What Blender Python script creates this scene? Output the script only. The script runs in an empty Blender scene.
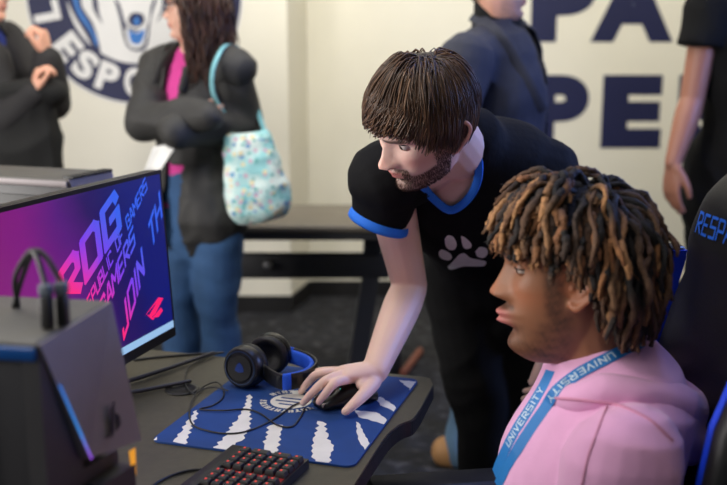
import bpy, math, random
import numpy as np
from mathutils import Vector, bvhtree
sc = bpy.context.scene
COL = sc.collection
V = lambda *a: np.array(a, float)
def nrm(v):
    v = np.asarray(v, float); return v / (np.linalg.norm(v) + 1e-12)
def rgb(r, g, b):      # 0-255 display colour -> linear
    return tuple(((c/255)/12.92 if c/255 <= .04045 else ((c/255+.055)/1.055)**2.4) for c in (r, g, b)) + (1,)

# ------------------------------------------------------------------ camera, world, lights
CAM_H, LENS = 1.42, 48.0
F = LENS/36*727; PITCH = math.atan(194.5/F)
cam = bpy.data.cameras.new('camera'); cam.lens = LENS; cam.sensor_width = 36; cam.clip_start = .02
cam.dof.use_dof = True; cam.dof.focus_distance = 1.70; cam.dof.aperture_fstop = 2.8
co = bpy.data.objects.new('camera', cam); COL.objects.link(co)
co.location = (0, 0, CAM_H); co.rotation_euler = (math.pi/2 - PITCH, 0, 0)
sc.camera = co
w = bpy.data.worlds.new('world'); sc.world = w; w.use_nodes = True
w.node_tree.nodes['Background'].inputs[0].default_value = (.80, .86, 1, 1)
w.node_tree.nodes['Background'].inputs[1].default_value = .15
vs = sc.view_settings; vs.view_transform = 'Standard'; vs.look = 'None'; vs.exposure = 0.0; vs.gamma = 1; vs.use_curve_mapping = False
def area(name, loc, target, size, power, color=(1, 1, 1), sy=None):
    l = bpy.data.lights.new(name, 'AREA'); l.energy = power; l.color = color
    l.shape = 'RECTANGLE'; l.size = size; l.size_y = sy or size
    o = bpy.data.objects.new(name, l); COL.objects.link(o); o.location = loc
    o.rotation_euler = (Vector(target) - Vector(loc)).to_track_quat('-Z', 'Y').to_euler()
    return o
area('ceiling_lamp_wall_left', (-.1, 3.4, 2.9), (.0, 5.2, 1.0), 2.2, 57, (1, .97, .87), .5)
area('ceiling_lamp_wall_right', (1.5, 3.9, 2.85), (1.5, 5.4, 1.2), 1.2, 9, (1, .97, .87), .4)
area('ceiling_lamp_desk', (-.9, 1.5, 2.85), (.0, 1.8, .9), 1.1, 18, (1, .98, .93), .6)
area('ceiling_lamp_room', (-1.2, -.2, 2.85), (0, 1.8, .9), 1.2, 13, (1, .98, .94), .6)
area('added_left_fill', (-3.2, 1.0, 1.5), (.2, 1.75, 1.1), 1.4, 122, (1, .96, .92), 1.1)  # fill added at left to brighten the leaning man's face; no window there
area('blue_stage_lamp', (2.1, 2.4, 1.75), (.1, 1.85, 1.0), .6, 34, (.22, .36, 1), .5)
area('blue_ceiling_lamp', (.7, 2.1, 2.8), (.2, 1.75, 1.2), .4, 8, (.2, .34, 1), .4)

# ------------------------------------------------------------------ pixel geometry of the photo
def ray(x, y):
    d = V((x-363.5)/F, 1, -(y-242.5)/F); c, s = math.cos(PITCH), math.sin(PITCH)
    return V(d[0], d[1]*c + d[2]*s, -d[1]*s + d[2]*c)
def at(x, y, Y):
    r = ray(x, y); return V(0, 0, CAM_H) + r*Y/r[1]
def at_z(x, y, z):
    r = ray(x, y); return V(0, 0, CAM_H) + r*(z-CAM_H)/r[2]

# ------------------------------------------------------------------ materials
MATS = {}
def mat(name, color, rough=.6, metal=0, noise=0, nscale=20, bump=0, bscale=200, emit=None, estr=0, attr=None, spec=.5, sheen=0, sss=0, coat=0):
    if name in MATS: return MATS[name]
    m = bpy.data.materials.new(name); m.use_nodes = True; N = m.node_tree.nodes; L = m.node_tree.links
    b = N['Principled BSDF']; b.inputs['Roughness'].default_value = rough; b.inputs['Metallic'].default_value = metal
    b.inputs['Base Color'].default_value = color; b.inputs['Specular IOR Level'].default_value = spec
    if sheen: b.inputs['Sheen Weight'].default_value = sheen
    if coat: b.inputs['Coat Weight'].default_value = coat
    if sss:
        b.inputs['Subsurface Weight'].default_value = sss; b.inputs['Subsurface Radius'].default_value = (.012, .005, .003); b.inputs['Subsurface Scale'].default_value = 1
    tc = N.new('ShaderNodeTexCoord'); src = None
    if attr:
        a = N.new('ShaderNodeAttribute'); a.attribute_name = attr; src = a.outputs['Color']
        L.new(src, b.inputs['Base Color'])
    if noise:
        n = N.new('ShaderNodeTexNoise'); n.inputs['Scale'].default_value = nscale; n.inputs['Detail'].default_value = 6
        L.new(tc.outputs['Object'], n.inputs['Vector'])
        mx = N.new('ShaderNodeMix'); mx.data_type = 'RGBA'; mx.blend_type = 'MULTIPLY'; mx.inputs[0].default_value = noise
        if src is not None: L.new(src, mx.inputs[6])
        else: mx.inputs[6].default_value = color
        cr = N.new('ShaderNodeValToRGB'); cr.color_ramp.elements[0].position = .35; cr.color_ramp.elements[1].position = .65
        cr.color_ramp.elements[0].color = (.3, .3, .3, 1)
        L.new(n.outputs['Fac'], cr.inputs[0]); L.new(cr.outputs[0], mx.inputs[7]); L.new(mx.outputs[2], b.inputs['Base Color'])
    if bump:
        n2 = N.new('ShaderNodeTexNoise'); n2.inputs['Scale'].default_value = bscale; n2.inputs['Detail'].default_value = 4
        L.new(tc.outputs['Object'], n2.inputs['Vector'])
        bp = N.new('ShaderNodeBump'); bp.inputs['Strength'].default_value = bump; bp.inputs['Distance'].default_value = .004
        L.new(n2.outputs['Fac'], bp.inputs['Height']); L.new(bp.outputs[0], b.inputs['Normal'])
    if emit:
        b.inputs['Emission Color'].default_value = emit; b.inputs['Emission Strength'].default_value = estr
    MATS[name] = m; return m

# ------------------------------------------------------------------ mesh building
def spline(P, n=6):
    P = np.asarray(P, float)
    if P.ndim == 1: P = P[:, None]
    if len(P) < 3:
        t = np.linspace(0, 1, n+1)[:, None]; return P[0]*(1-t) + P[-1]*t
    Q = np.vstack([2*P[0]-P[1], P, 2*P[-1]-P[-2]]); out = []
    for i in range(1, len(Q)-2):
        for k in range(n):
            t = k/n; a, b, c, d = Q[i-1], Q[i], Q[i+1], Q[i+2]
            out.append(.5*((2*b) + (c-a)*t + (2*a-5*b+4*c-d)*t*t + (3*b-a-3*c+d)*t**3))
    out.append(P[-1]); return np.array(out)

class MB:
    def __init__(s): s.v = []; s.f = []; s.n = 0
    def add(s, v, f):
        v = np.asarray(v, float); s.v.append(v); s.f += [tuple(i+s.n for i in q) for q in f]; s.n += len(v); return s
    def loft(s, rings, closed=True, caps=True):
        rings = [np.asarray(r, float) for r in rings]; n = len(rings[0]); f = []
        for i in range(len(rings)-1):
            for j in range(n if closed else n-1):
                k = (j+1) % n; f.append((i*n+j, i*n+k, (i+1)*n+k, (i+1)*n+j))
        if caps and closed: f.append(tuple(range(n))[::-1]); f.append(tuple((len(rings)-1)*n+j for j in range(n)))
        return s.add(np.vstack(rings), f)
    def tube(s, pts, rad, side=None, n=14, sm=5, round_=True, caps=True):
        P = np.asarray(pts, float); R = np.asarray([(r, r) if np.isscalar(r) else r for r in (rad if not np.isscalar(rad) else [rad]*len(P))], float)
        if sm > 1 and len(P) > 1: PP = spline(P, sm); RR = np.maximum(spline(R, sm), 1e-5)
        else: PP, RR = P, R
        T = np.gradient(PP, axis=0); T = T/np.linalg.norm(T, axis=1)[:, None]
        if side is None:
            u = np.cross(T[0], V(0, 0, 1)); u = u if np.linalg.norm(u) > .1 else np.cross(T[0], V(1, 0, 0)); U = []
            for t in T:
                u = nrm(u - t*np.dot(u, t)); U.append(u)
        else:
            S = np.asarray(side, float)
            if S.ndim == 2: S = spline(S, sm) if sm > 1 else S
            else: S = np.tile(S, (len(PP), 1))
            U = [nrm(a - t*np.dot(a, t)) for a, t in zip(S, T)]
        ang = np.linspace(0, 2*math.pi, n, endpoint=False); rings = []
        def ring(c, u, t, r): v = np.cross(t, u); return c + np.outer(np.cos(ang)*r[0], u) + np.outer(np.sin(ang)*r[1], v)
        if round_:
            for a in (80, 55, 28): rings.append(ring(PP[0] - T[0]*min(RR[0])*math.sin(math.radians(a)), U[0], T[0], RR[0]*math.cos(math.radians(a))))
        for c, u, t, r in zip(PP, U, T, RR): rings.append(ring(c, u, t, r))
        if round_:
            for a in (28, 55, 80): rings.append(ring(PP[-1] + T[-1]*min(RR[-1])*math.sin(math.radians(a)), U[-1], T[-1], RR[-1]*math.cos(math.radians(a))))
        return s.loft(rings, caps=caps)
    def ell(s, c, r, ax=None, n=20, m=12):
        ax = np.eye(3) if ax is None else np.asarray(ax, float); r = V(r, r, r) if np.isscalar(r) else np.asarray(r, float); rings = []
        for i in range(m+1):
            th = math.pi*min(max(i/m, .004), .996); a = np.linspace(0, 2*math.pi, n, endpoint=False)
            p = np.stack([np.sin(th)*np.cos(a)*r[0], np.sin(th)*np.sin(a)*r[1], np.full(n, -math.cos(th)*r[2])], 1)
            rings.append(np.asarray(c) + p @ ax)
        return s.loft(rings)
    def box(s, c, size, ax=None, bev=0):
        ax = np.eye(3) if ax is None else np.asarray(ax, float); h = np.asarray(size, float)/2; b = min(bev, min(h)*.9)
        if b <= 0:
            p = np.array([[x, y, z] for z in (-1, 1) for x, y in ((-1, -1), (1, -1), (1, 1), (-1, 1))])*h
            return s.add(np.asarray(c) + p @ ax, [(3, 2, 1, 0), (4, 5, 6, 7), (0, 1, 5, 4), (1, 2, 6, 5), (2, 3, 7, 6), (3, 0, 4, 7)])
        rings = []
        for z, i in ((-h[2], b), (-h[2]+b*.35, b*.35), (-h[2]+b, 0), (h[2]-b, 0), (h[2]-b*.35, b*.35), (h[2], b)):
            ring = []
            for sx, sy, a0 in ((1, 1, 0), (-1, 1, 90), (-1, -1, 180), (1, -1, 270)):
                for k in (0, 30, 60, 90):
                    a = math.radians(a0+k); ring.append((sx*(h[0]-b)+(b-i)*math.cos(a), sy*(h[1]-b)+(b-i)*math.sin(a), z))
            rings.append(np.asarray(c) + np.array(ring) @ ax)
        return s.loft(rings)
    def prism(s, poly, vec):          # planar 3D polygon pushed along vec
        p = np.asarray(poly, float); n = len(p); q = p + np.asarray(vec, float)
        f = [tuple(range(n))[::-1], tuple(range(n, 2*n))] + [(i, (i+1) % n, n+(i+1) % n, n+i) for i in range(n)]
        return s.add(np.vstack([p, q]), f)
    def data(s): return np.vstack(s.v), s.f

def make_mesh(name, v, f, m, smooth=True):
    me = bpy.data.meshes.new(name); me.from_pydata(np.asarray(v, float).tolist(), [], [tuple(int(i) for i in q) for q in f]); me.update()
    if smooth:
        me.polygons.foreach_set('use_smooth', np.ones(len(me.polygons), bool))
    for x in (m if isinstance(m, (list, tuple)) else [m]): me.materials.append(x)
    return me
def obj(name, mb, m, parent=None, smooth=True, sharp=None, label=None):
    v, f = mb.data() if isinstance(mb, MB) else mb
    me = make_mesh(name, v, f, m, smooth)
    if smooth and sharp is not None: me.set_sharp_from_angle(angle=math.radians(sharp))
    o = bpy.data.objects.new(name, me); COL.objects.link(o)
    if parent: attach(o, parent)
    if label: o['label'] = label
    return o
from mathutils import Matrix
def attach(o, parent):               # meshes carry world coordinates; only the Empties are moved
    o.parent = parent
    if parent.type == 'EMPTY': o.matrix_parent_inverse = Matrix.Translation(parent.location).inverted()
def tag(o, label, cat, group=None, kind=None):
    o['label'] = label
    if cat: o['category'] = cat
    if group: o['group'] = group
    if kind: o['kind'] = kind
    return o
def thing(name, label, cat, loc, group=None):
    o = bpy.data.objects.new(name, None); COL.objects.link(o); o.location = [float(x) for x in loc]; o.empty_display_size = .05
    return tag(o, label, cat, group)
def struct(name, mb, m, sharp=30, smooth=False):
    o = obj(name, mb, m, None, smooth); o['kind'] = 'structure'; return o

def remesh(mb, voxel, smooth=4, factor=.5):
    v, f = mb.data(); me = make_mesh('tmp', v, f, [], True); o = bpy.data.objects.new('tmp', me); COL.objects.link(o)
    r = o.modifiers.new('r', 'REMESH'); r.mode = 'VOXEL'; r.voxel_size = voxel; r.use_smooth_shade = True
    if smooth:
        s = o.modifiers.new('s', 'SMOOTH'); s.factor = factor; s.iterations = smooth
    dg = bpy.context.evaluated_depsgraph_get(); dg.update()
    m2 = bpy.data.meshes.new_from_object(o.evaluated_get(dg)); bpy.data.objects.remove(o); bpy.data.meshes.remove(me)
    m2.polygons.foreach_set('use_smooth', np.ones(len(m2.polygons), bool))
    return m2
def mverts(me):
    a = np.empty(len(me.vertices)*3); me.vertices.foreach_get('co', a); return a.reshape(-1, 3)
def mnormals(me):
    a = np.empty(len(me.vertices)*3); me.vertices.foreach_get('normal', a); return a.reshape(-1, 3)
def set_verts(me, v): me.vertices.foreach_set('co', np.asarray(v, float).ravel()); me.update()
def mobj(name, me, m, parent=None, label=None):
    me.materials.clear()
    for x in (m if isinstance(m, (list, tuple)) else [m]): me.materials.append(x)
    me.name = name; o = bpy.data.objects.new(name, me); COL.objects.link(o)
    if parent: attach(o, parent)
    if label: o['label'] = label
    return o
def set_color(me, c, name='Col'):
    a = me.color_attributes.new(name, 'FLOAT_COLOR', 'POINT'); c = np.asarray(c, float)
    if c.shape[1] == 3: c = np.hstack([c, np.ones((len(c), 1))])
    a.data.foreach_set('color', c.ravel())
def wob(p, scale, seed=0, n=7):      # smooth random field
    g = np.random.default_rng(seed); K = g.normal(size=(n, 3))*scale; ph = g.uniform(0, 6.28, n)
    return np.sin(np.asarray(p) @ K.T + ph).mean(1)*1.6
def folds(me, amp, scale, seed=0, ridge=True):
    v = mverts(me); n = mnormals(me); d = wob(v + .03*np.stack([wob(v, scale*.6, seed+5), wob(v, scale*.6, seed+6), wob(v, scale*.6, seed+7)], 1), scale, seed)
    if ridge: d = d - .6*np.abs(wob(v, scale*1.7, seed+9))
    set_verts(me, v + n*(amp*d)[:, None])
def cut(me, drop):                   # delete vertices where drop is true
    import bmesh
    b = bmesh.new(); b.from_mesh(me); b.verts.ensure_lookup_table()
    bmesh.ops.delete(b, geom=[b.verts[i] for i in np.nonzero(drop)[0]], context='VERTS'); b.to_mesh(me); b.free(); me.update()
def bvh_of(*objs):
    vs, fs, n = [], [], 0
    for o in objs:
        v = mverts(o.data); vs += v.tolist(); fs += [tuple(i+n for i in p.vertices) for p in o.data.polygons]; n += len(v)
    return bvhtree.BVHTree.FromPolygons(vs, fs)
def hit(bvh, px, py, off=.002, default=None):
    r = nrm(ray(px, py)); h = bvh.ray_cast(Vector((0, 0, CAM_H)), Vector(r))
    if h[0] is None: return default
    n = V(*h[1]); n = n if np.dot(n, r) < 0 else -n
    return V(*h[0]) + n*off
def smoothstep(a, b, x):
    t = np.clip((x-a)/(b-a), 0, 1); return t*t*(3-2*t)

def strands(P, R, sides=3, tflat=None):         # many thin tubes in one mesh: P (N,S,3), R (N,S)
    N, S, _ = P.shape; T = np.gradient(P, axis=1); T /= np.linalg.norm(T, axis=2, keepdims=True)+1e-9
    ref = np.tile(V(.31, .57, .76), (N, S, 1)); U = np.cross(T, ref); U /= np.linalg.norm(U, axis=2, keepdims=True)+1e-9; W = np.cross(T, U)
    a = np.arange(sides)*2*math.pi/sides
    v = P[:, :, None, :] + (U[:, :, None, :]*np.cos(a)[None, None, :, None] + W[:, :, None, :]*np.sin(a)[None, None, :, None])*R[:, :, None, None]
    idx = np.arange(N*S*sides).reshape(N, S, sides); nx = np.roll(idx, -1, axis=2)
    f = np.stack([idx[:, :-1], nx[:, :-1], nx[:, 1:], idx[:, 1:]], -1).reshape(-1, 4)
    caps = [idx[:, 0, ::-1].reshape(N, sides), idx[:, -1].reshape(N, sides)]
    fl = f.tolist() + caps[0].tolist() + caps[1].tolist()
    return v.reshape(-1, 3), fl

# ------------------------------------------------------------------ lettering
def sweep(s): return [[tuple(map(float, p.split(','))) for p in line.split()] for line in s.split('|')]
STROKE = {k: sweep(s) for k, s in {
 'R': '0,0 0,1 .55,1 .7,.85 .7,.55 .2,.45 .7,0', 'O': '0,0 0,1 .55,1 .7,.85 .7,0 0,0', 'G': '.7,.8 .6,1 0,1 0,0 .7,0 .7,.5 .35,.5',
 'E': '.65,1 0,1 0,0 .65,0|0,.5 .55,.5', 'P': '0,0 0,1 .6,1 .7,.9 .7,.45 0,.45', 'U': '0,1 0,0 .7,0 .7,1', 'B': '0,0 0,1 .6,1 .65,.6 .5,.52 .7,.4 .7,0 0,0|0,.52 .5,.52',
 'L': '0,1 0,0 .65,0', 'I': '.1,0 .1,1', 'C': '.7,.85 .6,1 0,1 0,0 .7,0', 'F': '0,0 0,1 .65,1|0,.5 .55,.5', 'A': '0,0 .3,1 .45,1 .75,0|.1,.33 .65,.33',
 'M': '0,0 0,1 .4,.45 .8,1 .8,0', 'S': '.7,1 0,1 0,.52 .7,.52 .7,0 0,0', 'J': '.6,1 .6,0 .0,0 0,.3', 'N': '0,0 0,1 .7,0 .7,1', 'T': '0,1 .7,1|.35,1 .35,0',
 'H': '0,0 0,1|.7,0 .7,1|0,.5 .7,.5', 'W': '0,1 .2,0 .4,.7 .6,0 .8,1', 'D': '0,0 0,1 .45,1 .7,.75 .7,.25 .45,0 0,0', 'Y': '0,1 .35,.5 .7,1|.35,.5 .35,0', 'V': '0,1 .35,0 .7,1', '.': '.2,.4 .4,.4', ' ': '-9,0'}.items()}
def stroke_text(s, th=.16, adv=.95):     # -> list of 2D quads in text units
    quads, x = [], 0
    for ch in s:
        for line in STROKE[ch]:
            if len(line) < 2: continue
            for (x0, y0), (x1, y1) in zip(line[:-1], line[1:]):
                a, b = V(x0+x, y0), V(x1+x, y1); t = nrm(b-a); n = V(-t[1], t[0])*th/2; a = a-t*th*.35; b = b+t*th*.35
                quads.append([a-n, b-n, b+n, a+n])
        x += adv*(.45 if ch in 'I.' else 1.1 if ch in 'MW' else 1)
    return quads, x
def quads_mb(quads, fn, sub=1):
    mb = MB()
    for q in quads: mb.add([fn(*p) for p in q], [(0, 1, 2, 3)])
    return mb
def glyph(ch, bold=.03):                 # heavy sans letter as triangles fitted to the unit square
    c = bpy.data.curves.new('t', 'FONT'); c.body = ch; c.offset = bold; c.resolution_u = 6
    o = bpy.data.objects.new('t', c); COL.objects.link(o); dg = bpy.context.evaluated_depsgraph_get(); dg.update()
    me = bpy.data.meshes.new_from_object(o.evaluated_get(dg)); v = mverts(me)[:, :2].copy(); f = [tuple(p.vertices) for p in me.polygons]
    bpy.data.objects.remove(o); v -= v.min(0); v /= v.max(0); return v, f
# ------------------------------------------------------------------ room shell
m_wall = mat('painted_wall', rgb(236, 231, 214), .85, noise=.05, nscale=3, bump=.05, bscale=300)
YL, YR = 5.15, 5.50
xj0, xj1 = at(289, 150, YL)[0], at(308, 150, YR)[0]
def carpet_mat():
    m = bpy.data.materials.new('patterned_carpet'); m.use_nodes = True; N = m.node_tree.nodes; L = m.node_tree.links; b = N['Principled BSDF']
    b.inputs['Roughness'].default_value = .95
    tc = N.new('ShaderNodeTexCoord'); mp = N.new('ShaderNodeMapping'); mp.inputs['Scale'].default_value = (5, 7.5, 1); mp.inputs['Rotation'].default_value = (0, 0, .5)
    n = N.new('ShaderNodeTexNoise'); n.inputs['Scale'].default_value = 3.2; n.inputs['Detail'].default_value = 3
    cr = N.new('ShaderNodeValToRGB'); e = cr.color_ramp.elements
    e[0].position = .44; e[0].color = rgb(14, 15, 20); e[1].position = .70; e[1].color = rgb(74, 72, 76); k = e.new(.56); k.color = rgb(26, 29, 38)
    n2 = N.new('ShaderNodeTexNoise'); n2.inputs['Scale'].default_value = 400
    bp = N.new('ShaderNodeBump'); bp.inputs['Strength'].default_value = .5; bp.inputs['Distance'].default_value = .004
    L.new(tc.outputs['Object'], mp.inputs[0]); L.new(mp.outputs[0], n.inputs[0]); L.new(n.outputs['Fac'], cr.inputs[0]); L.new(cr.outputs[0], b.inputs['Base Color'])
    L.new(tc.outputs['Object'], n2.inputs[0]); L.new(n2.outputs['Fac'], bp.inputs['Height']); L.new(bp.outputs[0], b.inputs['Normal'])
    return m
struct('floor', MB().box((0, 1.5, -.05), (8.4, 9, .1)), carpet_mat())
struct('ceiling', MB().box((0, 1.5, 3.05), (8.4, 9, .1)), mat('ceiling_paint', rgb(225, 222, 215), .9, noise=.1, nscale=8))
prof = [(-4.1, YL), (xj0, YL), (xj1, YR), (4.1, YR), (4.1, 5.8), (-4.1, 5.8)]
struct('wall_back', MB().prism([(x, y, 0) for x, y in prof], (0, 0, 3)), m_wall)
struct('wall_left', MB().box((-4.15, 1.5, 1.5), (.1, 9, 3)), m_wall)
struct('wall_right', MB().box((4.15, 1.5, 1.5), (.1, 9, 3)), m_wall)
m_base = mat('black_skirting', rgb(24, 23, 24), .5, noise=.2, nscale=8)
bb = [(-4.1, YL-.012), (xj0+.006, YL-.012), (xj1+.006, YR-.012), (4.1, YR-.012), (4.1, YR), (xj1, YR), (xj0, YL), (-4.1, YL)]
struct('baseboard_back', MB().prism([(x, y, 0) for x, y in bb], (0, 0, .09)), m_base)

# lettering on the right hand part of the wall
m_navy = mat('navy_vinyl', rgb(22, 27, 70), .55, noise=.08, nscale=6)
def wall_word(label, letters, Y):
    t = thing('wall_lettering', label, 'wall lettering', at(letters[0][1], letters[0][4], Y))
    for ch, x0, x1, y0, y1 in letters:
        a, b = at(x0, y1, Y), at(x1, y0, Y); v, f = glyph(ch, .065)
        mb = MB(); n = len(v); p = np.stack([a[0]+v[:, 0]*(b[0]-a[0]), np.full(n, Y-.003), a[2]+v[:, 1]*(b[2]-a[2])], 1)
        mb.add(p, f); obj('letter', mb, m_navy, t, smooth=False)
wall_word('large navy blue wall letters of the upper row beginning PA', [('P', 530, 597, -31, 42), ('A', 590, 677, -31, 42)], YR)
wall_word('large navy blue wall letters of the lower row beginning PE', [('P', 530, 590, 75, 148), ('E', 600, 664, 75, 148), ('R', 675, 742, 75, 148)], YR)

# round emblem on the left hand part of the wall
m_white = mat('white_vinyl', rgb(232, 230, 226), .55, noise=.05, nscale=6); m_sky = mat('bright_blue_vinyl', rgb(52, 120, 196), .55, noise=.08, nscale=6)
ec = at(134, -5, YL); ER = abs(at(27, -5, YL)[0]-ec[0]); S_ = ER/107
em = thing('wall_emblem', 'round navy and white team emblem on the wall behind the crossed-arm woman', 'wall emblem', ec)
def disc(r0, r1, y, n=96):
    a = np.linspace(0, 2*math.pi, n, endpoint=False); mb = MB()
    R = [np.stack([ec[0]+r*np.cos(a), np.full(n, y), ec[2]+r*np.sin(a)], 1) for r in (r0, r1)]
    return mb.loft(R, caps=False) if r0 > 0 else mb.add(R[1], [tuple(range(n))])
obj('ring', disc(ER*.615, ER, YL-.003), m_navy, em, False)
obj('rim', disc(ER, ER*1.02, YL-.0032), m_white, em, False)
obj('disc', disc(0, ER*.615, YL-.003), m_white, em, False)
obj('rim', disc(ER*.6, ER*.63, YL-.0035), m_white, em, False)
def ep(x, y, o=.0065): q = at(x, y, YL); return V(q[0], YL-o, q[2])
for ch, ang in (('E', 216.4), ('S', 232.8), ('P', 249.5), ('O', 268), ('R', 286), ('T', 302), ('S', 317)):
    v, f = glyph(ch, .05); a = math.radians(ang); out = V(math.cos(a), math.sin(a)); tan = V(-out[1], out[0])
    hgt, wid = 29*S_, 21*S_
    p2 = V(ec[0], ec[2]) + out*(ER*.805) + np.outer((v[:, 0]-.5)*wid, tan) + np.outer((v[:, 1]-.5)*hgt, -out)
    mb = MB(); mb.add(np.stack([p2[:, 0], np.full(len(v), YL-.006), p2[:, 1]], 1), f); obj('letter', mb, m_white, em, False)
for ch, ang in (('L', 190), ('D', 172)):
    v, f = glyph(ch, .05); a = math.radians(ang); out = V(math.cos(a), math.sin(a)); tan = V(out[1], -out[0])
    p2 = V(ec[0], ec[2]) + out*(ER*.84) + np.outer((v[:, 0]-.5)*20*S_, tan) + np.outer((v[:, 1]-.5)*27*S_, out)
    mb = MB(); mb.add(np.stack([p2[:, 0], np.full(len(v), YL-.006), p2[:, 1]], 1), f); obj('letter', mb, m_white, em, False)
def epoly(name, pts, m, o=.005):
    P = spline([ep(x, y, o) for x, y in pts+pts[:1]], 4)[:-1]; mb = MB(); mb.add(P, [tuple(range(len(P)))]); obj(name, mb, m, em, False)
c1 = lambda pts: [(20+x/4.407, y/4.407) for x, y in pts]
epoly('dot', c1([(112, 55), (130, 75), (112, 92), (98, 74)]), m_sky)
epoly('fur_stroke', c1([(190, -40), (235, 60), (290, 150), (335, 235), (355, 232), (345, 175), (320, 100), (275, 30), (262, -40)]), m_navy, .0045)
epoly('fur_stroke', c1([(225, -40), (255, 60), (310, 140), (338, 205), (340, 170), (300, 95), (262, 30), (250, -40)]), m_sky, .0055)
epoly('fur_stroke', c1([(318, -40), (325, 40), (365, 105), (350, 60), (335, -40)]), m_navy, .0045)
epoly('fur_stroke', c1([(600, 105), (640, 40), (645, -40), (630, -40), (625, 40)]), m_navy, .0045)
epoly('jaw_outline', c1([(415, -10), (440, 80), (465, 190), (510, 225), (560, 205), (578, 80), (605, -10), (580, 20), (565, 110), (520, 130), (470, 110), (440, 20)]), m_navy, .0045)
epoly('jaw', c1([(462, 120), (475, 190), (510, 215), (548, 195), (560, 120), (510, 140)]), m_white, .005)
epoly('tongue', c1([(478, 130), (488, 180), (515, 196), (540, 180), (552, 130), (515, 145)]), m_sky, .0056)
epoly('nose', c1([(476, 90), (490, 62), (515, 55), (542, 65), (550, 92), (535, 112), (512, 118), (488, 110)]), m_navy, .0058)
epoly('nose_highlight', c1([(498, 100), (515, 72), (530, 100), (515, 110)]), m_sky, .0062)

# ------------------------------------------------------------------ table at the back wall, with a red bag
m_tt = mat('table_laminate', rgb(112, 104, 92), .5, noise=.15, nscale=10); m_steel = mat('dark_grey_steel', rgb(64, 64, 66), .45, .3, noise=.1, nscale=20)
tb = thing('work_table', 'long dark grey table standing against the back wall', 'table', (-.6, 4.0, 0))
x0, x1, y0, y1 = -1.2, .22, 3.70, 4.22
mbt = MB(); mbt.box(((x0+x1)/2, (y0+y1)/2, .73), (x1-x0, y1-y0, .03), bev=.008); obj('tabletop', mbt, m_tt, tb, sharp=35)
mbt = MB(); mbt.box(((x0+x1)/2, y0+.03, .70), (x1-x0-.1, .03, .035), bev=.004); obj('apron', mbt, m_steel, tb, sharp=35)
mbt = MB(); mbt.box(((x0+x1)/2-.04, 3.95, .53), (x1-x0-.14, .03, .11), bev=.01); obj('crossbar', mbt, m_steel, tb, sharp=35)
mbt = MB(); mbt.tube([at(268, 265, 3.93), at(268, 265, 3.91)], .02, sm=1); obj('crossbar_bolt', mbt, mat('satin_metal', rgb(170, 170, 172), .35, .8, noise=.05), tb)
for xx in (x0+.12, .05):
    mbt = MB(); mbt.prism([(xx-.045, 4.0, .715), (xx+.035, 4.0, .715), (xx+.02, 4.0, .5), (xx-.05, 4.0, .03), (xx-.12, 4.0, .03), (xx-.055, 4.0, .5)], (0, -.06, 0)); obj('leg', mbt, m_steel, tb, False)
    mbt = MB(); mbt.box((xx-.085, 3.97, .0155), (.07, .52, .03), bev=.008); obj('foot', mbt, m_steel, tb, sharp=35)
mbt = MB(); mbt.box((.145, 4.12, .3575), (.045, .04, .715), bev=.006); obj('leg', mbt, m_steel, tb, sharp=35)
fb = at_z(403, 373, .02), at_z(420, 351, .02); mbt = MB(); mbt.tube(fb, [(.016, .019), (.016, .019)], side=V(1, 0, 0), n=12, sm=1)
tag(obj('wooden_bar', mbt, mat('red_brown_wood', rgb(140, 78, 58), .6, noise=.3, nscale=30)), 'short red-brown bar lying on the carpet by the table leg', 'bar')
# red cloth bag
rb = MB(); c = at(130, 178, 4.05); c[2] = .745
for k in range(1): rb.box(c + V(0, 0, .062), (.19, .12, .124), bev=.03)
me = remesh(rb, .008, 3); folds(me, .010, 28, 3); v = mverts(me); v[:, 2] = np.maximum(v[:, 2], .7455); set_verts(me, v)
tag(mobj('cloth_bag', me, mat('red_cloth', rgb(160, 30, 28), .85, noise=.3, nscale=20, bump=.3)), 'crumpled red cloth bag on the back table beside the woman', 'bag')

# ------------------------------------------------------------------ gaming desk
e1 = nrm(V(.955, -.297, 0)); e2 = nrm(V(.297, .955, 0)); ZD = .745; UP = V(0, 0, 1)
FE = at_z(354, 485, ZD)      # a point of the straight front edge
px_edge = [(354, 485), (382.8, 439.8), (394, 428), (403, 422.5), (412, 419), (420, 409), (433, 384.5)]
edge = [FE - e2*.95] + [at_z(x, y, ZD) for x, y in px_edge]
rc = at_z(430, 378.3, ZD); back = [rc, at_z(425, 377, ZD)]
d0 = -.74
far_l = rc + e1*(d0-.14); near_l = FE - e2*.95 + e1*d0
poly = spline(edge[1:7], 4).tolist(); poly = [edge[0]] + poly + [edge[7]] + [rc] + [back[1]] + [far_l] + [near_l]
m_dt = mat('desk_laminate', rgb(70, 66, 51), .5, noise=.25, nscale=60, bump=.15, bscale=500); m_blk = mat('black_plastic', rgb(18, 18, 19), .45, noise=.1, nscale=40)
dk = thing('gaming_desk', 'brown-grey computer desk with black edging under the glowing monitor', 'desk', (FE+e1*-.35)*V(1, 1, 0))
mbd = MB(); P = np.array(poly); cen = P.mean(0)
inner = P.copy(); inner[:, 2] = ZD; mbd.prism(inner - V(0, 0, .004), (0, 0, .004)); obj('desktop', mbd, m_dt, dk, False)
outp = P + np.array([nrm(p-cen)*.003 for p in P]); mbd = MB(); mbd.prism(outp - V(0, 0, .032), (0, 0, .0275)); obj('desk_edge', mbd, m_blk, dk, False)
for s_, e_ in ((.25, -.2), (.25, -.6), (-.75, -.2), (-.75, -.6)):
    p = FE + e2*s_ + e1*e_; mbd = MB(); mbd.box((p[0], p[1], .355), (.05, .05, .71), [e1, e2, UP], .006); obj('leg', mbd, m_steel, dk, sharp=35)
g = at_z(182, 390, ZD); a = np.linspace(0, 2*math.pi, 28, endpoint=False); mbd = MB()
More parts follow.
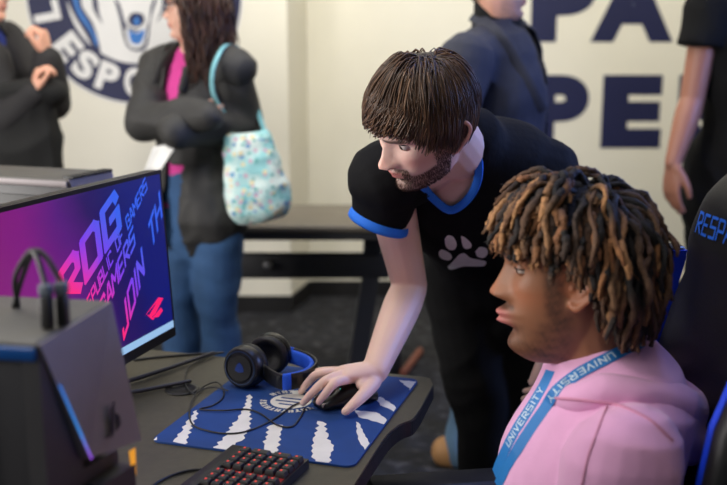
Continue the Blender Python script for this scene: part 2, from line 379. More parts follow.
mbd.loft([np.stack([g[0]+r*np.cos(a), g[1]+r*np.sin(a), np.full(28, z)], 1) for r, z in ((.034, ZD), (.034, ZD+.003), (.026, ZD+.003), (.024, ZD+.0005))]); obj('cable_grommet', mbd, m_blk, dk)
dk2 = thing('gaming_desk', 'second computer desk behind the glowing monitor, carrying another tower', 'desk', FE*V(1, 1, 0)+e1*-1.2+e2*.4)
mbd = MB(); c = FE + e1*-1.28 + e2*.35; c[2] = ZD-.016; mbd.box(c, (.72, 1.5, .03), [e1, e2, UP], .004); obj('desktop', mbd, m_dt, dk2, sharp=35)
for s_, e_ in ((1.0, -1.0), (1.0, -1.58), (-.3, -1.0), (-.3, -1.58)):
    p = FE + e2*s_ + e1*e_; mbd = MB(); mbd.box((p[0], p[1], .356), (.05, .05, .712), [e1, e2, UP], .006); obj('leg', mbd, m_steel, dk2, sharp=35)

# ------------------------------------------------------------------ monitor
mr_top, mr_bot = at_z(160.5, 169.5, 1.172), at_z(172.5, 337, .815)
mdir = e2; sn = nrm(np.cross(mr_top-mr_bot, mdir)); sn = sn if sn[0] > 0 else -sn      # screen normal
mu = nrm(mr_top-mr_bot - mdir*np.dot(mr_top-mr_bot, mdir)); MH = np.dot(mr_top-mr_bot, mu); MW = .615
MO = mr_top - mu*MH - mdir*MW                       # lower near corner of the frame
def scr_px(x, y):                                   # pixel -> (s,t) on the screen plane
    r = ray(x, y); C = V(0, 0, CAM_H); k = np.dot(MO-C, sn)/np.dot(r, sn); p = C+r*k-MO; return np.dot(p, mdir), np.dot(p, mu)
S3 = lambda s, t, o: MO + mdir*s + mu*t + sn*o
mon = thing('computer_monitor', 'large monitor glowing magenta and blue with slanted lettering on its screen', 'monitor', (MO+mdir*MW/2)*V(1, 1, 0)+UP*ZD)
ax = [mdir, mu, sn]
mb = MB(); mb.box(S3(MW/2, MH/2, -.02), (MW, MH, .034), ax, .006); obj('casing', mb, m_blk, mon, sharp=35)
mb = MB(); bz = .008
for a, b in (((0, MH-bz/2), (MW, MH-bz/2)), ((0, .010), (MW, .010))):
    mb.box(S3((a[0]+b[0])/2, a[1], -.001), (MW, bz if a[1] > .1 else .02, .004), ax)
for s in (bz/2, MW-bz/2): mb.box(S3(s, MH/2, -.0015), (bz, MH, .004), ax)
obj('bezel', mb, mat('satin_bezel', rgb(60, 58, 60), .3, .5, noise=.05), mon, False)
def screen_mat():
    m = bpy.data.materials.new('glowing_screen'); m.use_nodes = True; N = m.node_tree.nodes; L = m.node_tree.links; b = N['Principled BSDF']
    b.inputs['Base Color'].default_value = (.01, .01, .012, 1); b.inputs['Roughness'].default_value = .35
    at_ = N.new('ShaderNodeAttribute'); at_.attribute_name = 'st'; sp = N.new('ShaderNodeSeparateXYZ'); L.new(at_.outputs['Vector'], sp.inputs[0])
    n = N.new('ShaderNodeTexNoise'); n.inputs['Scale'].default_value = 5; L.new(at_.outputs['Vector'], n.inputs[0])
    ma = N.new('ShaderNodeMath'); ma.operation = 'MULTIPLY_ADD'; ma.inputs[1].default_value = .12; L.new(n.outputs['Fac'], ma.inputs[0]); L.new(sp.outputs[0], ma.inputs[2])
    mb_ = N.new('ShaderNodeMath'); mb_.operation = 'MULTIPLY_ADD'; mb_.inputs[1].default_value = .18; L.new(sp.outputs[1], mb_.inputs[0]); L.new(ma.outputs[0], mb_.inputs[2])
    cr = N.new('ShaderNodeValToRGB'); e = cr.color_ramp.elements
    e[0].position = .2; e[0].color = rgb(128, 20, 112); e[1].position = 1.0; e[1].color = rgb(10, 20, 110)
    for p_, c_ in ((.45, (122, 20, 122)), (.62, (84, 22, 120)), (.78, (38, 16, 92)), (.9, (22, 16, 96))):
        k = e.new(p_); k.color = rgb(*c_)
    L.new(mb_.outputs[0], cr.inputs[0]); L.new(cr.outputs[0], b.inputs['Emission Color']); b.inputs['Emission Strength'].default_value = 1.0
    return m
def grid_screen(o, nx=24, ny=14):
    P, f, st = [], [], []
    for j in range(ny+1):
        for i in range(nx+1):
            s, t = bz+(MW-2*bz)*i/nx, .02+(MH-.02-bz)*j/ny; P.append(S3(s, t, o)); st.append((i/nx, j/ny, 0))
    for j in range(ny):
        for i in range(nx): q = j*(nx+1)+i; f.append((q, q+1, q+nx+2, q+nx+1))
    return np.array(P), f, np.array(st)
P, f, st = grid_screen(.0012); so = obj('screen', (P, f), screen_mat(), mon, False)
a_ = so.data.attributes.new('st', 'FLOAT_VECTOR', 'POINT'); a_.data.foreach_set('vector', st.ravel())
def glow_mat(name, attr=None, c=None, s=1):
    m = bpy.data.materials.new(name); m.use_nodes = True; N = m.node_tree.nodes; b = N['Principled BSDF']; b.inputs['Base Color'].default_value = (.01, .01, .01, 1)
    b.inputs['Emission Strength'].default_value = s
    if attr:
        q = N.new('ShaderNodeAttribute'); q.attribute_name = attr; m.node_tree.links.new(q.outputs['Color'], b.inputs['Emission Color'])
    else: b.inputs['Emission Color'].default_value = c
    return m
m_glow = glow_mat('glowing_letters', 'Col'); cz = lambda x, y: (40+x/2.55, 160+y/2.55)
def screen_text(s, base0, base1, up, th, adv=.95):
    q, wdt = stroke_text(s, th, adv); o0, o1 = V(*scr_px(*cz(*base0))), V(*scr_px(*cz(*base1)))
    u1 = V(*scr_px(*cz(base0[0]+up[0], base0[1]+up[1]))); bx = (o1-o0)/wdt; by = u1-o0
    out = []
    for quad in q:
        out.append([o0 + bx*p[0] + by*p[1] for p in quad])
    return out
def add_screen(name, quads, cfun, o=.0022):
    V3, f, c = [], [], []
    for q in quads:
        n = len(V3)
        for p in q: V3.append(S3(p[0], p[1], o)); c.append(cfun(p))
        f.append(tuple(range(n, n+len(q))))
    ob = obj(name, (np.array(V3), f), m_glow, so, False); set_color(ob.data, np.array(c)[:, :3])
pk, bl, vi = V(*rgb(255, 40, 120)[:3]), V(*rgb(52, 96, 232)[:3]), V(*rgb(120, 60, 235)[:3])
GK = np.linalg.solve(np.array([[*scr_px(*cz(70, 330)), 1], [*scr_px(*cz(215, 440)), 1], [*scr_px(*cz(185, 140)), 1]]), V(0, 0, 1))
def grad(p):
    t = np.clip(GK[0]*p[0]+GK[1]*p[1]+GK[2], 0, 1); return pk*(1-t*2)+vi*t*2 if t < .5 else vi*(2-t*2)+bl*(t*2-1)
add_screen('large_lettering', screen_text('ROG', (62, 386), (214, 150), (-13, -95), .24, 1.0), grad)
add_screen('small_lettering', screen_text('REPUBLIC OF GAMERS', (114, 404), (273, 68), (-7, -28), .2), grad)
add_screen('lettering', screen_text('GAMERS', (156, 410), (243, 206), (-6, -46), .2), grad)
add_screen('lettering', screen_text('JOIN TH', (212, 452), (312, 132), (-8, -62), .2), grad)
ey = [[(265, 398), (272, 388), (300, 350), (312, 352), (292, 392), (282, 402), (276, 396), (296, 362)], [(284, 403), (306, 376), (311, 384), (300, 400)], [(268, 392), (290, 404), (284, 408)]]
add_screen('eye_logo', [[V(*scr_px(*cz(x, y))) for x, y in q] for q in ey], lambda p: V(*rgb(255, 30, 110)[:3]))
tq = [[V(bz, .021), V(MW-bz, .021), V(MW-bz, .036), V(bz, .036)]]
add_screen('task_bar', tq, lambda p: V(*rgb(150, 190, 230)[:3]))
# stand
sc_ = S3(MW*.5, .05, -.05); foot = V(sc_[0], sc_[1], ZD)
mb = MB(); mb.tube([sc_+mu*.12-sn*.01, sc_-sn*.02, foot-e1*.05+UP*.03], [.028, .026, .022], n=16); obj('stand_column', mb, m_blk, mon)
for p in (at_z(213, 353, ZD+.008), at_z(190, 381, ZD+.008), foot-e1*.17-e2*.12+UP*.008):
    mb = MB(); mb.tube([foot-e1*.05+UP*.02, (foot-e1*.05)*.5+p*.5+UP*.004, p], [(.007, .007), (.0055, .005), (.004, .004)], n=12); obj('stand_leg', mb, m_steel, mon)

# ------------------------------------------------------------------ gaming towers
m_case = mat('grey_case_plastic', rgb(136, 128, 130), .5, .1, noise=.08, nscale=30, bump=.05); m_case2 = mat('dark_case_plastic', rgb(46, 45, 48), .5, noise=.1, nscale=30)
m_glass = mat('tinted_side_glass', rgb(6, 6, 7), .5, noise=.05); m_bluelit = mat('painted_blue_light', rgb(18, 78, 150), .3, noise=.1)
def tower(label, O, wv, nv, zt, detail):
    # local: n out of the front, w along the front from near to far, z up. O = near top front corner
    W_, Dp = .176, .43; t = thing('computer_tower', label, 'computer', V(O[0], O[1], ZD)+wv*W_/2-nv*Dp/2, 'gaming computer towers')
    L_ = lambda n, w, z: V(O[0], O[1], 0) + nv*n + wv*w + UP*z
    b0 = ZD+.004
    mb = MB(); mb.box(L_(-Dp/2-.006, W_/2, (zt+b0)/2-.008), (Dp-.012, W_-.004, zt-b0-.012), [nv, wv, UP], .006); obj('case', mb, m_case2, t, sharp=35)
    mb = MB(); mb.box(L_(-Dp/2, W_/2, zt-.004), (Dp, W_, .012), [nv, wv, UP], .004); obj('top_panel', mb, mat('grey_top_plastic', rgb(86, 84, 79), .5, noise=.08, nscale=30), t, sharp=35)
    TL, TR, BR, BL = L_(.002, .0, zt), L_(.002, W_, zt), L_(.032, W_, .945), L_(.010, .078, .962)
    mb = MB(); bk = lambda p, d=.03: p - nv*d
    mb.prism([TL, BL, BR, TR], -nv*.03); obj('front_panel', mb, m_case, t, False)
    mb = MB(); mb.prism([L_(0, 0, zt-.008), L_(0, 0, b0), L_(0, W_, b0), L_(.0, W_, .93), L_(.0, .085, .945)], -nv*.02)
    mb.prism([L_(.02, .088, .925), L_(.02, .088, b0), L_(.02, W_-.004, b0), L_(.024, W_-.004, .915)], -nv*.03); obj('lower_front', mb, m_case2, t, False)
    # light strip along the slanted edge
    A, B = TL*.68+BL*.32, BL; q = []; cols = []
    V3, f = [], []
    for i in range(13):
        k = i/12; p = A*(1-k)+B*k; V3 += [p + nv*.003 - wv*.0025, p + nv*.004 + wv*.0015 - UP*.001]; 
        c = V(*rgb(40, 110, 200)[:3])*(1-k) + V(*rgb(30, 150, 235)[:3])*k if k < .6 else V(*rgb(30, 150, 235)[:3])*(1-(k-.6)/.4) + V(*rgb(150, 70, 220)[:3])*(k-.6)/.4
        cols += [c, c]
        if i: f.append((2*i-2, 2*i-1, 2*i+1, 2*i))
    ob = obj('light_strip', (np.array(V3), f), glow_mat('strip_glow', 'Col', s=1.0), t, False); set_color(ob.data, np.array(cols))
    mb = MB(); mb.add([L_(.0215, W_-.016, .936), L_(.0245, W_-.003, .936), L_(.024, W_-.003, .90), L_(.021, W_-.009, .90)], [(0, 1, 2, 3)]); obj('amber_light', mb, glow_mat('amber_glow', None, rgb(225, 150, 40), 1), t, False)
    # eye logo
    nn = nrm(np.cross(BL-TL, TR-TL)); nn = nn if np.dot(nn, nv) > 0 else -nn
    cxl = (TL*.1+TR*.1+BR*.45+BL*.35); uu = nrm(TR-TL); vv = nrm(np.cross(nn, uu)); vv = vv if vv[2] > 0 else -vv
    mb = MB()
    for pl in ([(-.030, -.010), (-.008, -.012), (.0, .022), (.012, .030), (.008, .0), (.0, -.014), (-.006, -.018)], [(.010, -.014), (.026, -.010), (.022, .006), (.016, .010), (.016, -.006)]):
        mb.prism([cxl + uu*a*.8 + vv*b*.8 + nn*.0005 for a, b in pl], nn*.0012)
    obj('eye_logo', mb, mat('black_logo', rgb(20, 22, 34), .35, noise=.05), t, False)
    # near side: glass, rim with blue light painted into its colour
    mb = MB(); mb.box(L_(-.24, -.002, .93), (.34, .004, .30), [nv, wv, UP], .001); obj('side_window', mb, m_glass, t, sharp=35)
    mb = MB(); mb.box(L_(-.215, -.001, zt-.0105), (.425, .006, .015), [nv, wv, UP], .002); obj('trim_strip', mb, m_bluelit if detail else m_case, t, sharp=35)
    mb = MB()
    for i in range(11): mb.box(L_(-.006, .012+i*.0152, zt+.0035), (.03, .007, .007), [nv, wv, UP], .0015)
    obj('vent_ridge', mb, m_blk, t, sharp=35) if not detail else None
    return t, L_
Otw = at_z(38, 345, 1.12); wv = nrm(at_z(108, 303, 1.12)-Otw); nv = V(wv[1], -wv[0], 0)
tower('grey angular computer tower in front of the monitor, blue light along its edge', Otw, wv, nv, 1.12, True)
O2 = at_z(68, 180, 1.12); w2 = nrm(at_z(112, 171, 1.12)-O2); n2 = V(w2[1], -w2[0], 0)
tower('dark computer tower behind the glowing monitor, only its flat top showing', O2, w2, n2, 1.12, False)
# usb plugs with a looped cable on the near tower
pb = at_z(50, 329, 1.1225)
us = thing('cable_plugs', 'two black cable plugs with grey tips standing on the near tower', 'plug', pb)
for i in (0, 1):
    c = pb + wv*(.012*i) + nv*(.012*i-.002)
    mb = MB(); mb.box(c+UP*.0185, (.012, .011, .036), [nv, wv, UP], .002); p_ = obj('plug_body', mb, m_blk, us, sharp=35)
    mb = MB(); mb.box(c+UP*.043, (.0135, .0125, .015), [nv, wv, UP], .003); obj('plug_tip', mb, mat('grey_rubber', rgb(92, 100, 112), .5, noise=.1), us, sharp=35)
    top = c+UP*.05; q0 = at(30, 252, pb[1]+.03); q1 = at(22, 258, pb[1]+.06); end = at_z(18-4*i, 306, 1.124)
    mb = MB(); mb.tube([top, top*.55+q0*.45+UP*.012, q0+V(.004*i, 0, 0), q1*.6+end*.4+V(-.006+.01*i, 0, 0), end], .0032, n=8, sm=8); obj('cord', mb, m_blk, us)
# ------------------------------------------------------------------ people: shared anatomy
class Frame:      # head frame: o between the ear canals, l to the person's left, f forward, u up
    def __init__(s, o, f, up=(0, 0, 1), sc=1.0, st=1.0):
        s.st = st; s.o = np.asarray(o, float); s.f = nrm(f); s.l = nrm(np.cross(np.asarray(up, float), s.f)); s.u = np.cross(s.f, s.l); s.s = sc
    def w(s, p):
        p = np.array(np.atleast_2d(p), float)*s.s; z = p[:, 2]; k = -.018*s.s; p[:, 2] = np.where((z < k) & (p[:, 1] > -.03), k+(z-k)*s.st, z); return s.o + p[:, :1]*s.l + p[:, 1:2]*s.f + p[:, 2:3]*s.u
    def w1(s, *p): return s.w(np.array(p, float))[0]
    def loc(s, q):
        d = np.asarray(q) - s.o; p = np.stack([d @ s.l, d @ s.f, d @ s.u], 1)/s.s; z = p[:, 2]; p[:, 2] = np.where((z < -.018) & (p[:, 1] > -.03), -.018+(z+.018)/s.st, z); return p
    def ax(s): return np.stack([s.l, s.f, s.u])
def rolled(o, f, roll, sc=1.0):      # up leaned sideways by roll (radians, towards the person's left)
    a = Frame(o, f); return Frame(o, f, a.u*math.cos(roll) + a.l*math.sin(roll), sc)
HEAD = np.array([  # height, front, back, half width, front squareness
 (-.112, .050, .000, .020, 1.0), (-.105, .064, -.012, .030, .98), (-.095, .075, -.030, .038, .95), (-.084, .079, -.046, .044, .92), (-.070, .0785, -.056, .050, .9), (-.055, .0785, -.064, .0555, .88),
 (-.040, .082, -.072, .060, .85), (-.025, .081, -.082, .0635, .82), (-.008, .079, -.091, .0665, .80), (.012, .078, -.098, .0690, .80), (.028, .080, -.102, .0715, .82),
 (.045, .088, -.105, .074, .84), (.062, .0885, -.106, .0755, .88), (.080, .084, -.103, .0755, .92), (.098, .072, -.093, .0695, .96), (.113, .054, -.076, .056, 1), (.124, .032, -.054, .037, 1), (.130, .010, -.030, .015, 1), (.131, .000, -.022, .004, 1)])
def head_pieces(mb, fr, nose=1.0, lips=1.0, nosew=1.0, chin=1.0, jaw=1.0, ears=True):
    T = spline(HEAD, 5); n = 88; rings = []
    for c, fb, bb, w, sq in T:
        if c < -.03: w = w*(1+(jaw-1)*smoothstep(-.03, -.06, c)*1.0)
        a = np.linspace(0, 2*math.pi, n, endpoint=False); mid = -.012; s, k = np.sin(a), np.cos(a)
        front = k > 0; e = np.where(front, sq, 1.0)
        x = w*np.sign(s)*np.abs(s)**e; y = mid + np.where(front, (fb-mid), (mid-bb))*np.sign(k)*np.abs(k)**e
        p = np.stack([x, y, np.full(n, c)], 1)
        g = lambda x0, sx, c0, sc_: np.exp(-((np.abs(x)-x0)/sx)**2 - ((c-c0)/sc_)**2)*(k > -.1)
        d = 0
        # nose: ridge growing to the tip
        t = np.clip((.040-c)/(.040+.010), 0, 1); hgt = (.005+.026*t**1.25)*smoothstep(.05, .032, c)*smoothstep(-.0275, -.0150, c)
        d = d + nose*hgt*np.exp(-(x/((.0065+.0065*t)*nosew))**2)*(k > 0)
        d = d + nose*.0135*np.exp(-((np.abs(x)-.0135*nosew)/(.0065*nosew))**2-((c+.0165)/.0085)**2)*(k > 0)
        # brow, sockets, cheeks
        d = d + .0045*g(.028, .022, .046, .010) - .0105*g(.031, .0165, .027, .0115) + .004*g(.045, .02, -.002, .014) - .003*g(.0, .008, .034, .008)
        # mouth
        d = d + lips*(.0085*np.exp(-(x/.020)**2-((c+.0405)/.0055)**2) + .0095*np.exp(-(x/.0185)**2-((c+.0525)/.0062)**2) - .0035*np.exp(-(x/.024)**2-((c+.0465)/.0022)**2))*(k > 0)
        d = d + (.004*np.exp(-(x/.030)**2-((c+.045)/.016)**2) - .0045*np.exp(-(x/.02)**2-((c+.0660)/.006)**2) + chin*.0085*np.exp(-(x/.019)**2-((c+.086)/.013)**2))*(k > 0)
        p[:, 1] += d; rings.append(fr.w(p))
    mb.loft(rings)
    if ears:
        for sgn in (1, -1):
            base = V(sgn*.070, -.012, .004); out = nrm(V(sgn*.80, -.42, 0)); up = nrm(V(0, -.18, 1)); fwd = nrm(V(-sgn*.42, .0, 0)+V(0, .9, 0))
            E = lambda a, b, o: fr.w(base + fwd*a + up*b + out*o)[0]
            rim = [E(.014, .008, .004), E(.014, .022, .008), E(.004, .032, .013), E(-.010, .030, .016), E(-.017, .016, .018), E(-.015, -.002, .016), E(-.007, -.018, .011), E(.003, -.030, .006), E(.010, -.026, .003)]
            mb.tube(rim, [(r*fr.s) for r in (.0038, .0042, .0043, .0043, .0043, .0042, .0043, .0062, .0052)], n=10, sm=4)
            mb.tube([E(.010, .016, .004), E(.0, .020, .008), E(-.008, .012, .011), E(-.007, .0, .009), E(.0, -.012, .006)], [r*fr.s for r in (.0032,)*5], n=8, sm=4)
            mb.ell(E(-.002, .002, .002), V(.016, .029, .006)*fr.s, np.stack([fr.w(fwd)[0]-fr.o, fr.w(up)[0]-fr.o, fr.w(out)[0]-fr.o])/fr.s)
            mb.ell(E(.012, -.002, .002), V(.005, .007, .005)*fr.s)
def eyes(fr, parent, skin, iris, depth=.0605, lid=.35, gaze=(0, 1, -.15), white=(214, 204, 198)):
    for sgn in (1, -1):
        c = fr.w1(sgn*.031, depth, .0265); r = .0125*fr.s
        mb = MB(); mb.ell(c, r, n=24, m=16); e = obj('eye', mb, mat('eye_white_%d' % white[0], rgb(*white), .2, noise=.05), parent)
        gd = nrm(fr.w(V(*gaze))[0]-fr.o); u = nrm(np.cross(gd, V(0, 0, 1))); v = np.cross(u, gd); mb = MB()
        for rr, nm in ((.0060*fr.s, 'iris'),):
            a = np.linspace(0, 2*math.pi, 20, endpoint=False); rings = []
            for q in (1, .7, .4, .05):
                k = rr*q; rings.append(c + gd*math.sqrt(r*r-k*k)*1.012 + np.outer(np.cos(a)*k, u) + np.outer(np.sin(a)*k, v))
            mb.loft(rings); obj(nm, mb, iris, e)
        # lids: two partial shells a little larger than the eyeball
        for top in (1, 0):
            rings = []
            for i in range(8):
                al = math.radians((90 - i*(90-18*(1-lid*2))/7) if top else (-90 + i*69/7)); 
                be = np.linspace(-1.45, 1.45, 15); R = .0139
                p = np.stack([R*np.cos(al)*np.sin(be), R*np.cos(al)*np.cos(be)*np.ones_like(be), np.full(15, R*np.sin(al))], 1) + V(sgn*.031, depth-.0004, .0265)
                rings.append(fr.w(p))
            mb = MB(); mb.loft(rings, closed=False, caps=False); obj('eyelid', mb, skin, e)
            if top: mb = MB(); mb.tube(rings[-1]+fr.f*.0004, .0011*fr.s, n=6, sm=1); obj('eyelash', mb, mat('dark_lash', rgb(24, 18, 16), .6, noise=.05), e)
def hand(mb, wrist, d, pn, th, curl=.5, s=1.0, spread=.06, thumb=.6):
    # d finger direction, pn out of the palm, th towards the thumb
    d, pn = nrm(d), nrm(np.asarray(pn) - nrm(d)*np.dot(pn, nrm(d))); th = np.asarray(th, float); th = nrm(th - d*np.dot(th, d) - pn*np.dot(th, pn))
    w = np.asarray(wrist, float)
    mb.tube([w-d*.01*s, w+d*.03*s, w+d*.065*s, w+d*.092*s], [(.027*s, .020*s), (.035*s, .017*s), (.041*s, .015*s), (.039*s, .011*s)], th, n=16)
    for off, L, r, k in ((.030, .072, .0090, 0), (.010, .080, .0093, 1), (-.011, .074, .0088, 2), (-.030, .058, .0078, 3)):
        p = w + d*(.088-.004*abs(k-1))*s + th*off*s; dd = nrm(d + th*(off*spread/.03)); pts = [p-d*.03*s, p]; ang = 0; c = curl*(1+.12*k)
        for fr_, a in ((.45, .55*c), (.31, .85*c), (.24, .55*c)):
            ang += a; q = pts[-1] + (dd*math.cos(ang) + pn*math.sin(ang))*L*fr_*s; pts.append(q)
        mb.tube(pts, [r*s, r*1.08*s, r*s, r*.92*s, r*.78*s], n=10, sm=3)
    b = w + d*.022*s + th*.022*s
    t1 = b + (th*.75*thumb + d*.65 + pn*.35)*.040*s; t2 = t1 + (th*.45*thumb + d*.85 + pn*.3)*.034*s; t3 = t2 + (d*.95 + pn*.28 + th*.1*thumb)*.026*s
    mb.tube([b-d*.005*s, t1, t2, t3], [.0155*s, .0125*s, .0108*s, .0085*s], n=10, sm=3)
def torso_pts(g): return g
def torso(mb, R, grow=0, lo=0, hi=7, k=1.0, n=28):
    P = R['spine'][lo:hi]; W = [(a*k+grow, b*k+grow) for a, b in R['width'][lo:hi]]; S = R['side'][lo:hi]
    mb.tube(P, W, side=np.array(S), n=n, sm=5)
def stand_rig(x, y, yaw, H, lean=0, build=1.0, fem=False):
    f = V(math.cos(yaw), math.sin(yaw), 0); l = V(-f[1], f[0], 0); k = H/1.75; B = V(x, y, 0)
    P = lambda a, b, c: B + l*a*k + f*b*k + UP*c*k
    sw = .165 if fem else .185
    R = dict(f=f, l=l, k=k, P=P)
    R['spine'] = [P(0, -.01, .80), P(0, 0, .92), P(0, .01, 1.08), P(0, .015, 1.24), P(0, 0, 1.38), P(0, -.012, 1.465), P(0, .0, 1.53)]
    wd = [(.155, .105), (.168, .115), (.135, .100), (.155, .115), (.165, .10), (.075, .07), (.056, .058)] if not fem else [(.165, .115), (.175, .12), (.125, .095), (.145, .115), (.145, .095), (.065, .06), (.047, .05)]
    R['width'] = [(a*k*build, b*k*build) for a, b in wd]; R['side'] = [l]*7
    R['shL'], R['shR'] = P(sw, -.01, 1.42), P(-sw, -.01, 1.42)
    R['elL'], R['elR'] = P(sw+.055, -.03, 1.12), P(-sw-.055, -.03, 1.12)
    R['wrL'], R['wrR'] = P(sw+.06, .06, .87), P(-sw-.06, .06, .87)
    for n_, sg in (('L', 1), ('R', -1)):
        R['hip'+n_], R['kn'+n_], R['an'+n_] = P(sg*.09, 0, .90), P(sg*.095, .02, .49), P(sg*.10, -.02, .085)
    R['head'] = P(0, .03, 1.625)
    return R
def limbs(mb, R, grow=0, arms='LR', legs='LR', build=1.0):
    k = R['k']
    for s in arms:
        a, b, c = R['sh'+s], R['el'+s], R['wr'+s]; r = lambda x: x*k*build+grow
        mb.tube([a, a*.55+b*.45, b], [r(.052), r(.045), r(.038)], n=16); mb.tube([b, b*.7+c*.3, c], [r(.038), r(.040), r(.0265)], n=16)
        mb.tube([R['spine'][5], a*.5+R['spine'][5]*.5-UP*.004, a], [r(.05), r(.055), r(.056)], n=14)
    for s in legs:
        a, b, c = R['hip'+s], R['kn'+s], R['an'+s]; r = lambda x: x*k*build+grow
        mb.tube([a, a*.5+b*.5, b], [r(.086), r(.076), r(.056)], n=18); mb.tube([b, b*.7+c*.3, c], [r(.056), r(.056), r(.036)], n=16)
def neck(mb, R, fr, r=.056, grow=0):
    a = R['spine'][5]; h = fr.w1(0, -.02, -.02)
    mb.tube([a, a*.45+h*.55, h], [r*1.18+grow, r+grow, r*1.02+grow], n=18)
def foot_piece(mb, an, f, k=1, grow=0, sole=False):
    f = nrm(V(f[0], f[1], 0)); l = V(-f[1], f[0], 0); an = V(an[0], an[1], 0)
    mb.tube([an-f*.055*k+UP*.045*k, an+f*.01*k+UP*.055*k, an+f*.10*k+UP*.038*k, an+f*.165*k+UP*.026*k], [(.034*k+grow, .042*k+grow), (.038*k+grow, .052*k+grow), (.046*k+grow, .036*k+grow), (.036*k+grow, .022*k+grow)], l, n=18)
def shoe(R, s, f, m, parent, nm='shoe'):
    mb = MB(); k = R['k']; foot_piece(mb, R['an'+s], f, k, .013); mb.tube([V(*R['an'+s])*V(1, 1, 0)+UP*.06, V(*R['an'+s])*V(1, 1, 0)+UP*.10*k], [.05*k, .047*k], n=14, sm=1)
    me = remesh(mb, .008, 3); v = mverts(me); v[:, 2] = np.maximum(v[:, 2], .002); set_verts(me, v); return mobj(nm, me, m, parent)
def skin_colors(me, fr, skin, lip, beard=None, bstr=0, beard_fn=None, brow=None, blush=None):
    v = mverts(me); q = fr.loc(v); c = np.tile(np.asarray(skin)[:3], (len(v), 1)); a, b, z = q[:, 0], q[:, 1], q[:, 2]
    A = np.abs(a); inhead = (z > -.13) & (z < .15) & (np.abs(a) < .11) & (b > -.13) & (b < .14)
    def mixin(c, col, m): m = (m*inhead)[:, None]; return c*(1-m)+np.asarray(col)[:3]*m
    if blush is not None:
        m = .6*np.exp(-((A-.045)/.018)**2-((z+.012)/.016)**2)*(b > .03) + .55*np.exp(-(A/.013)**2-((z+.010)/.012)**2)*(b > .09) + .6*(A > .066)*(b < .02)*(np.abs(z) < .04)
        c = mixin(c, blush, np.clip(m, 0, 1))
    if beard is not None:
        m = beard_fn(A, b, z); nz = .72+.28*wob(v, 260, 4)+.15*wob(v, 700, 8); c = mixin(c, beard, np.clip(m*bstr*np.clip(nz, 0, 1.2), 0, 1))
    m = (np.exp(-(a/.0225)**4-((z+.0415)/.0050)**4) + np.exp(-(a/.020)**4-((z+.0525)/.0060)**4))*(b > .07); c = mixin(c, lip, np.clip(m, 0, 1))
    if brow is not None:
        zz = .0455+.004*np.sin((A-.012)/.04*2.6); m = smoothstep(.007, .012, A)*smoothstep(.055, .045, A)*np.exp(-((z-zz)/.0048)**4)*(b > .04); c = mixin(c, brow, np.clip(m*.92, 0, 1))
    set_color(me, c)
def skin_mat(name, rough=.5, bump=.15):
    return mat(name, (.5, .4, .3, 1), rough, attr='Col', bump=bump, bscale=500, sss=.12)
EC, ERAD = V(0, -.008, .033), V(.0775, .0985, .099)       # skull ellipsoid
def hair_strands(fr, roots, d0, L, off, grav, S=11, seed=0, push=True, wig=0, wigf=60, comb=None, down=(0, 0, -1), relax=.8, ec=EC, er=ERAD, stick=0):
    # grow strands in head space, sliding over the skull ellipsoid
    g = np.random.default_rng(seed); N = len(roots); p = roots.copy(); d = d0.copy(); out = [p.copy()]
    dl = np.array([np.dot(down, fr.l), np.dot(down, fr.f), np.dot(down, fr.u)]); ph = g.uniform(0, 6.28, (N, 3))
    for i in range(S-1):
        t = (i+1)/(S-1); ds = L/(S-1)
        d = d*relax + dl*grav[:, None]*(1 if np.isscalar(t) else t)
        if comb is not None: d = d + comb(p, t)
        if wig: d = d + wig*np.sin(ph + np.array([1, 1.3, .8])*t*wigf/10)
        # keep tangential while close to the skull
        e = (p-ec)/er; n = e/er; n /= np.linalg.norm(n, axis=1, keepdims=True); r = np.linalg.norm(e, axis=1)
        dn = (d*n).sum(1); close = (r < 1+off[:, 0]/.09*1.3); d = d - n*(np.where(close & (dn < 0), dn, 0))[:, None]
        d /= np.linalg.norm(d, axis=1, keepdims=True)+1e-9
        p = p + d*ds[:, None]
        e = (p-ec)/er; r = np.linalg.norm(e, axis=1); target = 1+(off[:, 0]*(1-t)+off[:, 1]*t)*min(1, t*3.0)/.09
        k = np.where((r < target) | (stick > 0), 1+(target/r-1)*np.where(r < target, 1, stick), 1.0); p = ec + (p-ec)*k[:, None]; out.append(p.copy())
    P = np.stack(out, 1); return P
def scalp_roots(n, ok, seed=0):
    g = np.random.default_rng(seed); out = []
    while sum(len(o) for o in out) < n:
        u = g.normal(size=(n*2, 3)); u /= np.linalg.norm(u, axis=1, keepdims=True); p = EC+u*ERAD; out.append(p[ok(p)])
    return np.vstack(out)[:n]
def even_roots(n, ok):       # evenly spread scalp points
    m = int(n*2.6); i = np.arange(m)+.5; z = 1-2*i/m; a = i*2.399963; u = np.stack([np.sqrt(1-z*z)*np.cos(a), np.sqrt(1-z*z)*np.sin(a), z], 1)
    p = EC+u*ERAD; return p[ok(p)]
def cap_mesh(fr, ok, thick, seed=0, er=ERAD, n=64, m=48):      # closed dark under-layer of the hair
    a = np.linspace(0, 2*math.pi, n, endpoint=False); P, f = [], []
    for i in range(m+1):
        th = math.pi*i/m; u = np.stack([np.sin(th)*np.cos(a), np.sin(th)*np.sin(a), np.full(n, math.cos(th))], 1); P.append(EC+u*(er+thick))
    P = np.vstack(P); keep = ok(P)
    for i in range(m):
        for j in range(n):
            q = (i*n+j, (i+1)*n+j, (i+1)*n+(j+1) % n, i*n+(j+1) % n)
            if all(keep[k] for k in q): f.append(q)
    return fr.w(P), f
def merge(*vf):
    vs, fs, n = [], [], 0
    for v, f in vf:
        vs.append(np.asarray(v)); fs += [tuple(int(i)+n for i in q) for q in f]; n += len(v)
    return np.vstack(vs), fs

